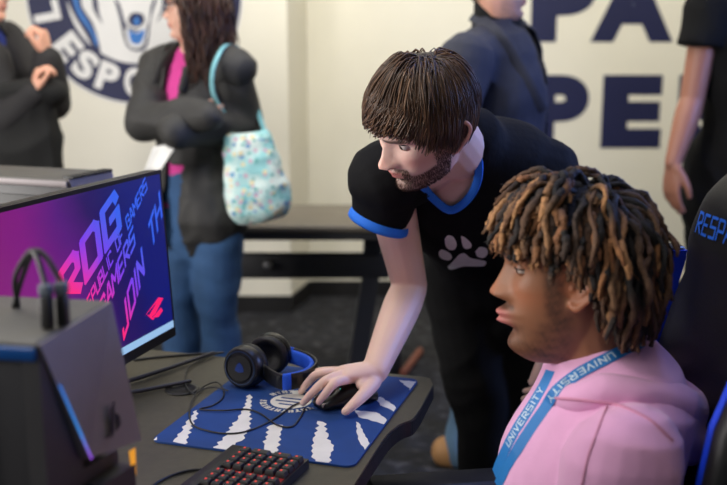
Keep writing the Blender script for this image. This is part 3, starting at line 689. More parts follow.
# ------------------------------------------------------------------ the young man leaning over the desk
SK = V(*rgb(241, 203, 188)[:3]); m_skin = skin_mat('light_skin')
def bender():
    hf = Frame(V(.1062, 1.7550, 1.2794), (-.744, -.380, -.550), (-.272, -.579, .768), .99)
    R = dict(k=1.0); shC = V(.205, 1.97, 1.165)
    R['shR'], R['shL'] = at(386, 178, 1.90), at(545, 172, 2.02)
    side = nrm(R['shL']-R['shR']); pel = V(.315, 2.34, .90); l0 = nrm(V(.96, .25, 0))
    nk = hf.w1(0, -.045, -.085); c7 = V(.195, 1.935, 1.225)
    R['spine'] = [V(.325, 2.36, .80), pel, V(.30, 2.25, 1.0), V(.255, 2.12, 1.09), V(.225, 2.00, 1.165), c7, c7*.5+nk*.5]
    R['width'] = [(.155, .11), (.158, .115), (.142, .11), (.160, .118), (.165, .10), (.08, .07), (.058, .058)]
    R['side'] = [l0, l0, nrm(l0+side*.3), nrm(l0*.5+side), side, side, side]
    R['elR'] = at(410, 287, 2.03); R['wrR'] = at_z(375, 371, .803)
    R['elL'], R['wrL'] = at(578, 262, 2.14), at(553, 334, 2.02)
    R['hipL'], R['hipR'] = pel+l0*.09, pel-l0*.09
    R['knL'], R['knR'] = V(.40, 2.38, .49), V(.305, 2.33, .49)
    R['anL'], R['anR'] = V(.43, 2.46, .085), V(.305, 2.38, .085)
    fdir = nrm(V(-.3, -1, 0))
    root = thing('person', 'man in black jersey with paw print leaning over to hold the computer mouse', 'person', V(.32, 2.4, 0))
    mb = MB(); torso(mb, R); limbs(mb, R, legs='LR'); head_pieces(mb, hf, nose=1.05, chin=.9)
    mb.tube([c7, c7*.5+nk*.5, hf.w1(0, -.035, -.03)], [.066, .058, .058], n=18)
    for s in 'LR': foot_piece(mb, R['an'+s], fdir)
    # forearm of the reaching arm, then the hand on the mouse
    W = R['wrR']
    A = lambda x, y, z: at_z(x, y, z)
    kn = dict(i=A(349, 379, .800), m=A(343, 375, .806), r=A(338.5, 372.5, .802), p=A(337, 370.5, .790))
    tip = dict(i=[A(335, 383, .806), A(325.5, 393.5, .789), A(318.8, 402, .772)], m=[A(326, 380.5, .806), A(313, 392, .786), A(303, 403, .761)],
               r=[A(318, 374, .803), A(308.5, 382, .780), A(300.8, 391.5, .757)], p=[A(320, 371, .788), A(313, 374.5, .771), A(306, 380, .756)])
    rad = dict(i=.0090, m=.0092, r=.0088, p=.0076)
    for k_ in 'imrp':
        b0 = W*.55+kn[k_]*.45; mb.tube([b0, kn[k_]]+tip[k_], [.011, rad[k_]*1.15, rad[k_]*1.02, rad[k_]*.92, rad[k_]*.76], n=12, sm=4)
    sd = nrm(kn['i']-kn['p']); mid = (kn['m']+kn['r'])/2
    mb.tube([W, W*.6+mid*.4, mid*.9+W*.1, mid], [(.026, .020), (.033, .019), (.038, .0145), (.036, .011)], sd, n=18)
    th = [A(374, 380, .790), A(368.5, 389, .784), A(357, 401, .775), A(345.5, 411.5, .761)]
    mb.tube([W*.8+th[0]*.2]+th, [.014, .0165, .0140, .0112, .0085], n=12, sm=4)
    mb.tube([W*.7+kn['i']*.3, th[1]*.6+kn['i']*.4], [.016, .010], n=10)
    hand(mb, R['wrL'], V(-.1, -.1, -1), V(-.9, .2, 0), V(-.2, -1, 0), .5)
    me = remesh(mb, .0031, 3)
    def bf(A, b, z):
        jawl = smoothstep(-.042, -.058, z - .35*np.clip(.06-b, 0, .06)) * (b > -.012)*smoothstep(-.012, .005, b)*smoothstep(-.112, -.1, z)
        chk = smoothstep(.05, .075, b)*smoothstep(-.040, -.026, z)*smoothstep(.022, .034, A)     # keep the front cheek clear
        mus = np.exp(-((z+.0335)/.0060)**4)*smoothstep(.034, .026, A)*(b > .06)
        sb = smoothstep(.055, .062, A)*np.exp(-((b-.016)/.014)**4)*smoothstep(.05, .03, z)
        gt = smoothstep(.036, .028, A)*smoothstep(-.026, -.031, z)*smoothstep(-.112, -.1, z)*(b > .06)
        return np.clip(np.maximum(np.maximum(jawl*(1-chk)*1.0, gt*.9), np.maximum(mus, sb)), 0, 1)
    skin_colors(me, hf, SK, rgb(196, 120, 112), rgb(84, 56, 42), .85, bf, rgb(52, 36, 28), rgb(222, 150, 136))
    body = mobj('body', me, m_skin, root)
    lid = mat('light_eyelid_skin', rgb(205, 152, 134), .5, bump=.1, bscale=500)
    eyes(hf, root, lid, mat('brown_iris', rgb(52, 36, 26), .15, noise=.1), gaze=(-.12, 1, -.12), lid=-.30)
    # short beard hairs
    g = np.random.default_rng(5); v = mverts(me); nn = mnormals(me); q = hf.loc(v); m_ = bf(np.abs(q[:, 0]), q[:, 1], q[:, 2])*((q[:, 2] > -.12) & (q[:, 1] < .13) & (np.abs(q[:, 0]) < .09))
    lipm = (np.abs(q[:, 0]) < .021) & (np.abs(q[:, 2]+.047) < .0105) & (q[:, 1] > .07)
    pr = np.where((m_ > .35) & ~lipm, 1+2.2*(np.abs(q[:, 0]) < .032)*(q[:, 2] > -.075), 0.); idx = g.choice(len(pr), 2600, replace=False, p=pr/pr.sum())
    d = nn[idx]*.6 - hf.u*.75 + g.normal(size=(len(idx), 3))*.22; d /= np.linalg.norm(d, axis=1, keepdims=True); Lh = g.uniform(.003, .006, len(idx))
    P = np.stack([v[idx]-nn[idx]*.001 + d*(Lh*t)[:, None] for t in (0, .5, 1)], 1); beard = strands(P, np.tile([.0007, .0006, .0003], (len(idx), 1)))
    obj('beard', beard, mat('beard_hair', rgb(74, 48, 34), .6, noise=.3, nscale=80), root)
    # hair
    hl = lambda b: np.interp(b, [-.11, -.075, -.04, -.014, .006, .018, .030, .05, .07, .1], [-.062, -.056, -.020, .030, .044, .012, .018, .050, .062, .066])
    ok = lambda p: p[:, 2] > hl(p[:, 1])
    ro = np.vstack([scalp_roots(7600, ok, 3), scalp_roots(700, lambda p: ((p-V(-.012, -.055, .118))**2).sum(1) < .0016, 8)]); K = V(-.012, -.055, .118); g = np.random.default_rng(9); d0 = ro-K; d0 = d0/np.linalg.norm(d0, axis=1, keepdims=True)
    fw = smoothstep(-.03, .05, ro[:, 1]); d0[:, 0] -= fw*.75; d0 += g.normal(size=d0.shape)*(.13+.25*(np.linalg.norm(ro-K, axis=1) < .03))[:, None]
    ends = np.interp(ro[:, 1], [-.11, -.06, -.03, -.012, .008, .018, .03, .06, .1], [-.075, -.070, -.045, .030, .040, .004, .040, .058, .062])
    L = np.clip((ro[:, 2]-ends)*1.22+.010, .016, .115)*(1+.10*g.normal(size=len(ro)).clip(-2, 1.5))
    L = np.where((ro[:, 1] > .02) & (ro[:, 2] > .02), np.maximum(L-.046*smoothstep(-.02, .03, ro[:, 0]), .014), L)
    lay = g.random(len(ro)); off = np.stack([.003+.013*lay, .003+.012*lay], 1)*(1-.5*smoothstep(.06, .01, ro[:, 2]))[:, None]; off[-700:] = (.0135+.006*g.random(700))[:, None]
    comb = lambda p, t: np.stack([-.10*fw*np.ones(len(p)), .04*fw, 0*fw], 1)
    P = hair_strands(hf, ro, d0, L, off, .10+.05*g.random(len(ro)), S=10, seed=2, comb=comb, wig=.035, wigf=40, down=-hf.u*.75-UP*.25, stick=.85)
    rr = (.0009+.0006*g.random(len(ro)))[:, None]*np.array([1, 1, 1, 1, 1, .95, .85, .7, .5, .2])
    # the fringe stops at the hairline it is swept along: end each strand where it would enter the open forehead
    zone = (P[:, :, 1] > .022) & (P[:, :, 2] < np.interp(P[:, :, 0], [-.08, -.03, .0, .022, .040, .056, .068, .076], [.036, .044, .050, .060, .066, .062, .040, -.03])+.004*g.normal(size=(len(ro), 1)))
    for i in range(1, 10):
        z_ = zone[:, i] & ~zone[:, 0]; zone[:, i:] |= z_[:, None]; P[z_, i] = P[z_, i-1]; rr[z_, i] = .0003
    vf = strands(hf.w(P.reshape(-1, 3)).reshape(P.shape), rr, 4)
    cp = cap_mesh(hf, lambda p: p[:, 2] > hl(p[:, 1])+.004, .0085)
    h = obj('hair', merge(vf, cp), mat('brown_hair', (.1, .07, .05, 1), .42, attr='Col', spec=.6), root)
    cb = V(*rgb(58, 40, 29)[:3]); cl = V(*rgb(116, 84, 58)[:3]); mixv = (g.random(len(ro))**2)[:, None]
    c = np.repeat((cb*(1-mixv)+cl*mixv), 40, axis=0); set_color(h.data, np.vstack([c, np.tile(cb*.5, (len(cp[0]), 1))]))
    SLV = dict(R=(at(379, 221, 1.925), nrm(V(-.34, .10, -.94))), L=(R['shL']*.62+R['elL']*.38, nrm(R['elL']-R['shL'])))
    # clothes: black jersey with blue trim, black trousers, black shoes
    mb = MB(); torso(mb, R, .016, 1, 6); 
    mb.tube([R['spine'][1]-UP*.02, R['spine'][1]+UP*.05], [(.182, .14), (.172, .132)], l0, n=24, sm=1)
    for s in 'LR':
        a, b = R['sh'+s], R['el'+s]; mb.tube([R['spine'][5], a*.5+R['spine'][5]*.5, a], [.060, .070, .076], n=16)
        e = SLV[s][0]; mb.tube([a, a*.5+e*.5-SLV[s][1]*.01, e], [.072, .064, .058], n=20, round_=False)
    me = remesh(mb, .006, 4); folds(me, .008, 14, 11)
    v = mverts(me); q = hf.loc(v)
    # V neck opening, cut in the frame of the chest
    fch = nrm(np.cross(R['spine'][4]-R['spine'][3], side)); fch = fch if fch[1] < 0 else -fch; upc = nrm(np.cross(side, fch)); upc = upc if upc[2] > 0 else -upc
    jersey = mobj('jersey', me, mat('black_jersey', rgb(11, 11, 14), .85, noise=.2, nscale=30, bump=.25, bscale=90, spec=.2), root)
    bt = bvh_of(jersey)
    vee = [(423, 186), (432, 197), (449, 210), (464, 203), (475, 188), (479, 170), (477, 150)]
    rawv = [hit(bt, x, y, .0) for x, y in vee]
    # cut: points whose projection lies in the V polygon and on the near side
    polyV = vee + [(468, 140), (425, 165)]
    def inside(px, py, pl):
        c = np.zeros(len(px), bool); n = len(pl)
        for i in range(n):
            (x1, y1), (x2, y2) = pl[i], pl[(i+1) % n]; cond = ((y1 > py) != (y2 > py)) & (px < (x2-x1)*(py-y1)/(y2-y1+1e-9)+x1); c ^= cond
        return c
    def project(v):
        dd = v-V(0, 0, CAM_H); c_, s_ = math.cos(PITCH), math.sin(PITCH); yy = dd[:, 1]*c_-dd[:, 2]*s_; zz = dd[:, 1]*s_+dd[:, 2]*c_
        return 363.5+F*dd[:, 0]/yy, 242.5-F*zz/yy
    px, py = project(v); near = (mnormals(me) @ nrm(V(-.2, -1, .2))) > -.25
    cut(me, inside(px, py, polyV) & near)
    pts = [p for p in rawv if p is not None]; m_bl = mat('blue_trim_cloth', rgb(30, 120, 240), .7, noise=.1, nscale=60, bump=.2, bscale=400)
    mb = MB(); mb.tube(pts, [(.0085, .0035)]*len(pts), side=np.array([nrm(np.cross(nrm(pts[min(i+1, len(pts)-1)]-pts[max(i-1, 0)]), V(0, -1, .25))) for i in range(len(pts))]), n=12, sm=4); obj('collar_trim', mb, m_bl, jersey)
    for s in 'LR':
        a, b = R['sh'+s], R['el'+s]; e, d = SLV[s]; u = nrm(np.cross(d, V(0, 0, 1))); w_ = np.cross(d, u); ang = np.linspace(0, 2*math.pi, 36, endpoint=False); mb = MB()
        mb.loft([e + d*o2 + np.outer(np.cos(ang)*r2, u) + np.outer(np.sin(ang)*r2, w_) for r2, o2 in ((.061, -.010), (.064, .0), (.064, .007), (.061, .010), (.054, .008))], caps=False); obj('sleeve_trim', mb, m_bl, jersey)
    # paw print
    bt = bvh_of(jersey); m_paw = mat('pale_grey_print', rgb(250, 247, 246), .6, noise=.1, nscale=80); pc = lambda x, y: (400+x/3.2333, 150+y/3.2333)
    def blob(pts):
        P2 = spline(np.array(pts+pts[:1], float), 5)[:-1]; c = P2.mean(0); V3, f = [], []; nR = 5; n = len(P2); ctr = hit(bt, *pc(*c))
        if ctr is None: return
        for k in range(1, nR+1):
            for p in P2: 
                h = hit(bt, *pc(*(c+(p-c)*k/nR))); V3.append(ctr if h is None else h)
        V3.append(ctr)
        f = [(nR*n, i, (i+1) % n) for i in range(n)] + [(k*n+i, (k+1)*n+i, (k+1)*n+(i+1) % n, k*n+(i+1) % n) for k in range(nR-1) for i in range(n)]
        obj('paw_print', (np.array(V3), f), m_paw, jersey)
    blob([(145, 285), (155, 273), (172, 278), (183, 300), (178, 318), (160, 320), (148, 306)]); blob([(197, 275), (210, 280), (230, 300), (228, 314), (212, 317), (202, 305)])
    blob([(243, 325), (258, 311), (278, 315), (283, 332), (270, 346), (250, 342)]); blob([(127, 325), (138, 319), (160, 330), (169, 343), (160, 354), (138, 350), (127, 338)])
    blob([(155, 375), (178, 350), (192, 335), (210, 332), (228, 346), (255, 352), (277, 358), (272, 372), (240, 374), (205, 374), (175, 383), (160, 383)])
    mb = MB(); 
    P_ = R['spine']; mb.tube([P_[1]-UP*.13, P_[0], P_[1], P_[1]+UP*.06], [(.12, .10), (.168, .125), (.17, .128), (.16, .12)], l0, n=24, sm=2); limbs(mb, R, .012, arms='', legs='LR')
    for s in 'LR': mb.tube([R['kn'+s]*.3+R['an'+s]*.7, R['an'+s]-UP*.03], [.060, .062], n=16, sm=1)
    me = remesh(mb, .008, 4); folds(me, .009, 16, 23); mobj('trousers', me, mat('black_trousers', rgb(13, 13, 14), .9, noise=.2, nscale=20, bump=.2, spec=.2), root)
    for s in 'LR': shoe(R, s, fdir, mat('black_shoe', rgb(22, 22, 23), .5, noise=.1), root)
    return hf, R
BH, BR = bender()
# ------------------------------------------------------------------ the young man seated at the desk
m_dskin = skin_mat('brown_skin', .55)
def sitter():
    hf = Frame(V(.296, 1.39, 1.086), (-.995, .06, -.06), sc=1.0, st=1.13); f, l = nrm(V(-.97, .12, 0)), nrm(V(-.12, -.97, 0))
    root = thing('person', 'seated young man with dreadlocks, pink hoodie and blue lanyard, facing the monitor', 'person', V(.42, 1.38, 0))
    c7 = at(607, 372, 1.40); base = V(.40, 1.385, 0)
    R = dict(k=1.0)
    R['spine'] = [V(.42, 1.39, .44), V(.395, 1.39, .54), V(.348, 1.388, .67), V(.350, 1.386, .79), V(.375, 1.386, .875), c7, c7*.5+hf.w1(0, -.025, -.07)*.5]
    R['width'] = [(.17, .12), (.17, .12), (.15, .115), (.165, .12), (.165, .10), (.075, .066), (.056, .058)]; R['side'] = [l]*7
    sc_ = R['spine'][4]*.9+c7*.1
    R['shL'], R['shR'] = sc_+l*.18+f*.0, sc_-l*.18+f*.01
    R['elL'], R['elR'] = R['shL']+f*.02+l*.03-UP*.27, R['shR']+f*.0-l*.03-UP*.27
    R['wrL'], R['wrR'] = R['elL']+f*.22-l*.05-UP*.04, R['elR']+f*.22+l*.05-UP*.04
    for n_, sg in (('L', 1), ('R', -1)):
        R['hip'+n_] = V(.43, 1.39, .47)+l*sg*.09; R['kn'+n_] = R['hip'+n_]+f*.42+UP*.02+l*sg*.04; R['an'+n_] = R['kn'+n_]*V(1, 1, 0)-f*.05+UP*.085
    mb = MB(); torso(mb, R); limbs(mb, R); head_pieces(mb, hf, nose=1.02, lips=2.2, nosew=1.2, chin=.9, jaw=1.04)
    mb.tube([c7, c7*.5+hf.w1(0, -.03, -.06)*.5, hf.w1(0, -.025, -.02)], [.066, .060, .060], n=18)
    for s in 'LR':
        foot_piece(mb, R['an'+s], f); hand(mb, R['wr'+s], f-UP*.35, V(0, 0, -1), l*(-1 if s == 'L' else 1), .5)
    me = remesh(mb, .0031, 3)
    def bf(A, b, z):
        j = smoothstep(-.044, -.062, z-.40*np.clip(.05-b, 0, .05))*smoothstep(-.012, .01, b)*smoothstep(-.115, -.1, z)*(.75+.25*np.clip(wob(np.stack([A*30, b*30, z*30], 1), 6, 3), -1, 1))
        mus = .8*np.exp(-((z+.0325)/.0055)**4)*smoothstep(.032, .024, A)*(b > .06)
        sb = .85*smoothstep(.052, .060, A)*np.exp(-((b-.024)/.014)**4)*smoothstep(.05, .03, z)
        gap = np.exp(-((b-.058)/.014)**2)*smoothstep(-.09, -.07, z)
        return np.clip(np.maximum(j*(1-.65*gap), np.maximum(mus, sb)), 0, 1)
    skin_colors(me, hf, rgb(138, 92, 64), rgb(178, 104, 98), rgb(34, 24, 20), .9, bf, rgb(26, 19, 16), rgb(168, 100, 66))
    mobj('body', me, m_dskin, root)
    eyes(hf, root, mat('brown_eyelid_skin', rgb(126, 80, 54), .5, bump=.1, bscale=500), mat('dark_iris', rgb(34, 22, 16), .15, noise=.1), lid=.42, gaze=(0, 1, -.30), white=(176, 160, 150))
    # dreadlocks
    hl = lambda b: np.interp(b, [-.11, -.07, -.03, -.012, .008, .03, .05, .07, .1], [-.062, -.050, .0, .036, .046, .046, .056, .068, .074])
    ok = lambda p: p[:, 2] > hl(p[:, 1]); ro = np.vstack([even_roots(470, ok), scalp_roots(34, lambda p: ((p-V(0, -.030, .13))**2).sum(1) < .0024, 5)]); g = np.random.default_rng(4); N = len(ro); K = V(.0, -.030, .128)
    d0 = ro-K; d0 /= np.linalg.norm(d0, axis=1, keepdims=True)+1e-9; nn = (ro-EC)/ERAD; nn /= np.linalg.norm(nn, axis=1, keepdims=True)
    d0 = d0*.9 + nn*.6 + g.normal(size=d0.shape)*.38
    top = smoothstep(.05, .12, ro[:, 2]); L = .072+.048*top+.022*smoothstep(0, -.09, ro[:, 1])+g.uniform(-.016, .022, N)
    ends = np.interp(ro[:, 1], [-.11, -.07, -.045, -.03, .0, .02, .035, .06, .1], [-.058, -.055, -.045, .012, .050, .052, .052, .058, .066])
    L = np.clip((ro[:, 2]-ends)*1.18+.012, .03, .15)*(1+.13*g.normal(size=N).clip(-1.6, 1.3))
    lay = g.random(N); frw = smoothstep(.0, .07, ro[:, 1]); off = np.stack([.010+.026*lay+.008*top, .006+.024*lay], 1)*(1-.5*frw-.22*smoothstep(-.05, -.09, ro[:, 1]))[:, None]
    d0[-34:] = nn[-34:]*.35 + g.normal(size=(34, 3))*V(1, 1, .2); L[-34:] = g.uniform(.06, .10, 34); off[-34:] = np.stack([.014+.02*g.random(34), .016+.02*g.random(34)], 1)
    P = hair_strands(hf, ro, d0, L, off, (.26+.12*g.random(N)), S=20, seed=3, wig=.20, wigf=85, relax=.78)
    t = np.linspace(0, 1, 20); kn = 1+.16*np.sin(t[None]*g.uniform(28, 46, (N, 1))+g.uniform(0, 6, (N, 1)))+.12*g.normal(size=(N, 20))
    rr = (.0035+.0021*g.random(N))[:, None]*kn*np.where(t > .93, .62, 1)*(.85+.25*np.sin(t*3.1))
    vf = strands(hf.w(P.reshape(-1, 3)).reshape(P.shape), rr, 7)
    # loose fuzzy hairs on the locks
    M = 5200; ii = g.integers(0, N, M); jj = g.integers(1, 18, M); st = hf.w(P[ii, jj]); dv = g.normal(size=(M, 3)); dv /= np.linalg.norm(dv, axis=1, keepdims=True)
    Lf = g.uniform(.006, .014, M); ax_ = hf.w(P[ii, jj+1])-st; ax_ /= np.linalg.norm(ax_, axis=1, keepdims=True)
    Pf = np.stack([st + dv*.0035, st + dv*.0035 + (dv*.35+ax_)*(Lf*.5)[:, None], st+dv*.003+(dv*.5+ax_*1.1+g.normal(size=(M, 3))*.25)*Lf[:, None]], 1); fz = strands(Pf, np.tile([.0006, .0005, .0003], (M, 1)), 3)
    cp = cap_mesh(hf, lambda p: p[:, 2] > hl(p[:, 1])+.010, .013)
    hm = mat('dreadlock_hair', (.05, .03, .02, 1), .75, attr='Col', noise=.55, nscale=160, bump=.9, bscale=330)
    h = obj('hair', merge(vf, fz, cp), hm, root)
    dark = V(*rgb(24, 19, 18)[:3]); tipc = np.stack([V(*rgb(196, 142, 92)[:3]), V(*rgb(164, 110, 66)[:3]), V(*rgb(110, 78, 54)[:3]), V(*rgb(172, 116, 76)[:3])])[g.integers(0, 4, N)]
    amt = np.clip((t[None]-g.uniform(.10, .55, (N, 1)))*2.6, 0, 1)*np.clip(g.uniform(-.1, 1.3, (N, 1)), 0, 1)
    amt = amt*(1-.55*smoothstep(.02, -.06, P[:, :, 2]))
    c = dark*(1-amt[..., None])+tipc[:, None]*amt[..., None]; cs = np.repeat(c.reshape(-1, 3), 7, axis=0); cf = np.repeat(c[ii, jj], 9, axis=0)
    set_color(h.data, np.vstack([cs, cf, np.tile(dark*.6, (len(cp[0]), 1))]))
    # pink hoodie
    m_pink = mat('pink_fleece', rgb(226, 166, 206), .9, noise=.06, nscale=30, bump=.2, bscale=500, sheen=.25)
    mb = MB(); torso(mb, R, .028, 1, 5); mb.tube([R['spine'][1]-UP*.04, R['spine'][1]+UP*.03], [(.20, .15), (.195, .15)], l, n=24, sm=1)
   
    for s in 'LR':
        a, b, c_ = R['sh'+s], R['el'+s], R['wr'+s]; mb.tube([c7-UP*.06, a*.5+c7*.5-UP*.04, a-UP*.012], [.060, .072, .080], n=18)
        mb.tube([a, a*.5+b*.5, b], [.085, .078, .068], n=20); mb.tube([b, b*.5+c_*.5, c_*.94+b*.06], [.068, .058, .046], n=18)
    # hood lying on the shoulders behind the neck
    hp = [at(556, 396, 1.33), at(580, 398, 1.29), at(612, 392, 1.275), at(650, 398, 1.29), at(680, 410, 1.37), at(683, 400, 1.47), at(650, 376, 1.52), at(600, 362, 1.51), at(556, 380, 1.46), at(545, 396, 1.40)]
    hm_ = MB(); hm_.tube(hp, [(.016, .014), (.024, .020), (.032, .028), (.042, .036), (.050, .042), (.050, .042), (.042, .036), (.034, .028), (.024, .020), (.016, .014)], n=18)
    hp2 = [at(598, 398, 1.272), at(640, 415, 1.275), at(678, 438, 1.34), at(690, 440, 1.42), at(680, 425, 1.50)]
    hm_.tube(hp2, [.022, .036, .046, .046, .034], n=16)
    hp3 = [at(622, 366, 1.37), at(640, 356, 1.42), at(654, 360, 1.45), at(668, 372, 1.46)]; hm_.tube(hp3, [.012, .016, .020, .020], n=14)
    me = remesh(mb, .0055, 5); folds(me, .014, 12, 31); hoodie = mobj('hoodie', me, m_pink, root)
    me = remesh(hm_, .005, 3); folds(me, .009, 16, 37); hood = mobj('hood', me, m_pink, hoodie)
    # seams and pale drawcord
    bt = bvh_of(hoodie, hood); m_seam = mat('pink_seam', rgb(205, 138, 168), .9, noise=.1)
    def along(pp, off): return [q for q in (hit(bt, x, y, off) for x, y in spline(np.array(pp, float), 6)) if q is not None]
    mb = MB(); mb.tube(along([(607, 407), (598, 430), (588, 458), (582, 486)], .0005), .0016, n=6, sm=1); obj('shoulder_seam', mb, m_seam, hoodie)
    mb = MB(); mb.tube(along([(556, 398), (590, 401), (620, 406), (650, 420), (672, 440)], .0005), .0022, n=6, sm=1); obj('hood_seam', mb, m_seam, hoodie)
    # lanyard: near strap round the neck and down the chest, far strap
    m_lan = mat('blue_lanyard_ribbon', rgb(30, 122, 196), .55, noise=.08, nscale=60, bump=.2, bscale=900); m_lt = mat('pale_print', rgb(205, 228, 240), .6, noise=.05)
    bt2 = bvh_of(hoodie, hood, next(o for o in root.children if o.name.startswith('body')))
    def ribbon(ctr, wid, text, t0, t1, flip, par):
        n = len(ctr); Tn = np.gradient(ctr, axis=0); V3, f_ = [], []
        nrmv = []
        for i in range(n):
            q = bt2.find_nearest(Vector(ctr[i])); nn_ = V(*q[1]) if q[1] is not None else V(0, -1, 0); view = V(0, 0, CAM_H)-ctr[i]
            nrmv.append(nrm(nn_*.6+nrm(view)*.6))
        nrmv = np.array(nrmv); 
        for k in range(3): nrmv[1:-1] = (nrmv[:-2]+nrmv[1:-1]+nrmv[2:])/3
        wv_ = np.array([nrm(np.cross(nrm(a), b)) for a, b in zip(Tn, nrmv)])
        for c_, w_, n_ in zip(ctr, wv_, nrmv): V3 += [c_-w_*wid/2-n_*.0006, c_+w_*wid/2-n_*.0006, c_+w_*wid/2+n_*.0006, c_-w_*wid/2+n_*.0006]
        for i in range(n-1):
            for j in range(4): f_.append((4*i+j, 4*i+(j+1) % 4, 4*i+4+(j+1) % 4, 4*i+4+j))
        f_ += [(0, 1, 2, 3), (4*n-1, 4*n-2, 4*n-3, 4*n-4)]
        lo = obj('lanyard', (np.array(V3), f_), m_lan, par, sharp=40)
        q, wd = stroke_text(text, .17, 1.05); s = np.concatenate([[0], np.cumsum(np.linalg.norm(np.diff(ctr, axis=0), axis=1))])
        def mp(x, y):
            u = t0+(t1-t0)*x/wd; yy = (y-.5)*wid*.52*(-1 if flip else 1)
            c_ = np.array([np.interp(u*s[-1], s, ctr[:, k]) for k in range(3)]); w_ = np.array([np.interp(u*s[-1], s, wv_[:, k]) for k in range(3)]); n_ = np.array([np.interp(u*s[-1], s, nrmv[:, k]) for k in range(3)])
            return c_+w_*yy+n_*.0012
        obj('lanyard_lettering', quads_mb(q, mp), m_lt, lo, False)
    def path(pp, off=.004):
        o = []
        for x, y in spline(np.array(pp, float), 8):
            q = hit(bt2, x, y, off)
            if q is not None: o.append(q)
        o = np.array(o); 
        for k in range(4): o[1:-1] = (o[:-2]+2*o[1:-1]+o[2:])/4
        return o
    near = path([(640, 345), (628, 350), (612, 358), (594, 367), (575, 378), (556, 394), (548, 408), (538, 422), (524, 443), (510, 466), (500, 486)])
    ribbon(near, .017, 'NORTHWOOD UNIVERSITY', -.22, .50, True, root)
    far = path([(553, 372), (548, 383), (540, 397), (530, 413), (519, 430), (509, 448), (499, 470), (493, 486)])
    ribbon(far, .017, 'UNIVERSITY', .62, .12, False, root)
    # trousers and shoes, under the desk
    mb = MB(); mb.tube([R['spine'][0]-UP*.02, R['spine'][1]], [(.18, .13), (.175, .13)], l, n=24, sm=1); limbs(mb, R, .012, arms='')
    me = remesh(mb, .009, 4); folds(me, .008, 15, 41); mobj('trousers', me, mat('dark_denim', rgb(34, 40, 54), .85, noise=.2, nscale=40, bump=.2), root)
    for s in 'LR': shoe(R, s, f, mat('white_shoe', rgb(200, 200, 200), .6, noise=.1), root)
    return hf, R
SH, SR = sitter()
# ------------------------------------------------------------------ things on the desk
def flat(px, z): return at_z(px[0], px[1], z)
m_padb = mat('navy_mat_fabric', rgb(6, 60, 126), .8, noise=.25, nscale=14, bump=.15, bscale=900); m_padw = mat('white_mat_print', rgb(226, 222, 212), .8, noise=.1, nscale=30, bump=.15, bscale=900)
A_ = flat((150.3, 442.4), ZD); PW, PL = .372, .447
pv = nrm(flat((252.9, 364), ZD)-A_); pu = V(pv[1], -pv[0], 0)
ctr = A_+pu*PW/2+pv*PL/2; r_ = .018; out = []
for sx, sy, a0 in ((1, 1, 0), (-1, 1, 90), (-1, -1, 180), (1, -1, 270)):
    for k in range(0, 91, 15):
        a = math.radians(a0+k); out.append(ctr + pu*(sx*(PW/2-r_)+r_*math.cos(a)) + pv*(sy*(PL/2-r_)+r_*math.sin(a)))
mp = thing('mouse_pad', 'navy blue mouse pad with white claw marks and round badge on the desk', 'mouse pad', ctr)
ang_pu = [pu, pv, UP]
mb = MB(); mb.prism(np.array(out)+UP*.0004, UP*.0034); obj('base', mb, m_padb, mp, False)
ZP = ZD+.0041
g5 = np.random.default_rng(12)
def pad_poly(px, jag=0, m=m_padw, name='claw_print'):
    P = np.array([flat(p, ZP) for p in px]); Q = []
    n = len(P)
    for i in range(n):
        a, b = P[i], P[(i+1) % n]; L = np.linalg.norm(b-a); k = max(1, int(L/.010)) if jag else 1
        for j in range(k):
            q = a+(b-a)*j/k; d = nrm(np.cross(b-a, UP))
            Q.append(q + d*(jag*(1 if (i+j) % 2 else -.4)*g5.uniform(.3, 1) if jag else 0))
    Q = np.array(Q); l_ = (Q-ctr) @ pu, (Q-ctr) @ pv
    a_, b_ = np.clip(l_[0], -PW/2+.002, PW/2-.002), np.clip(l_[1], -PL/2+.002, PL/2-.002)
    Q = ctr*V(1, 1, 0) + np.outer(a_, pu) + np.outer(b_, pv) + UP*ZP
    mb = MB(); mb.add(Q, [tuple(range(len(Q)))]); return obj(name, mb, m, mp, False)
c1_ = lambda pts: [(120+x/3.131, 330+y/3.131) for x, y in pts]; c6_ = lambda pts: [(200+x/2.773, 310+y/2.773) for x, y in pts]
pad_poly([(150.8, 442), (157, 436.5), (157, 440)], 0)
pad_poly(c1_([(240, 250), (212, 288), (190, 320), (170, 348), (200, 362), (212, 335), (222, 300), (243, 262)]), .005)
pad_poly(c1_([(403, 202), (384, 255), (362, 285), (338, 320), (320, 345), (290, 374), (322, 384), (385, 338), (405, 300), (408, 250), (412, 205)]), .0055)
pad_poly(c6_([(192, 320), (186, 352), (176, 378), (190, 400), (212, 396), (222, 345), (230, 318)]), .005)
pad_poly(c6_([(326, 308), (348, 310), (355, 350), (372, 382), (362, 402), (362, 432), (318, 425), (308, 398), (315, 355)]), .0055)
pad_poly(c6_([(432, 310), (442, 312), (456, 345), (473, 370), (460, 388), (440, 365), (434, 335)]), .002)
pad_poly(c6_([(428, 278), (490, 283), (526, 308), (515, 318), (440, 297)]), .002)
pad_poly(c6_([(485, 245), (502, 240), (552, 274), (545, 283), (500, 264)]), .002)
pad_poly(c6_([(552, 194), (607, 199), (600, 225), (572, 212)]), .002)
pad_poly(c6_([(248, 222), (280, 224), (285, 240), (262, 240)]), .002)
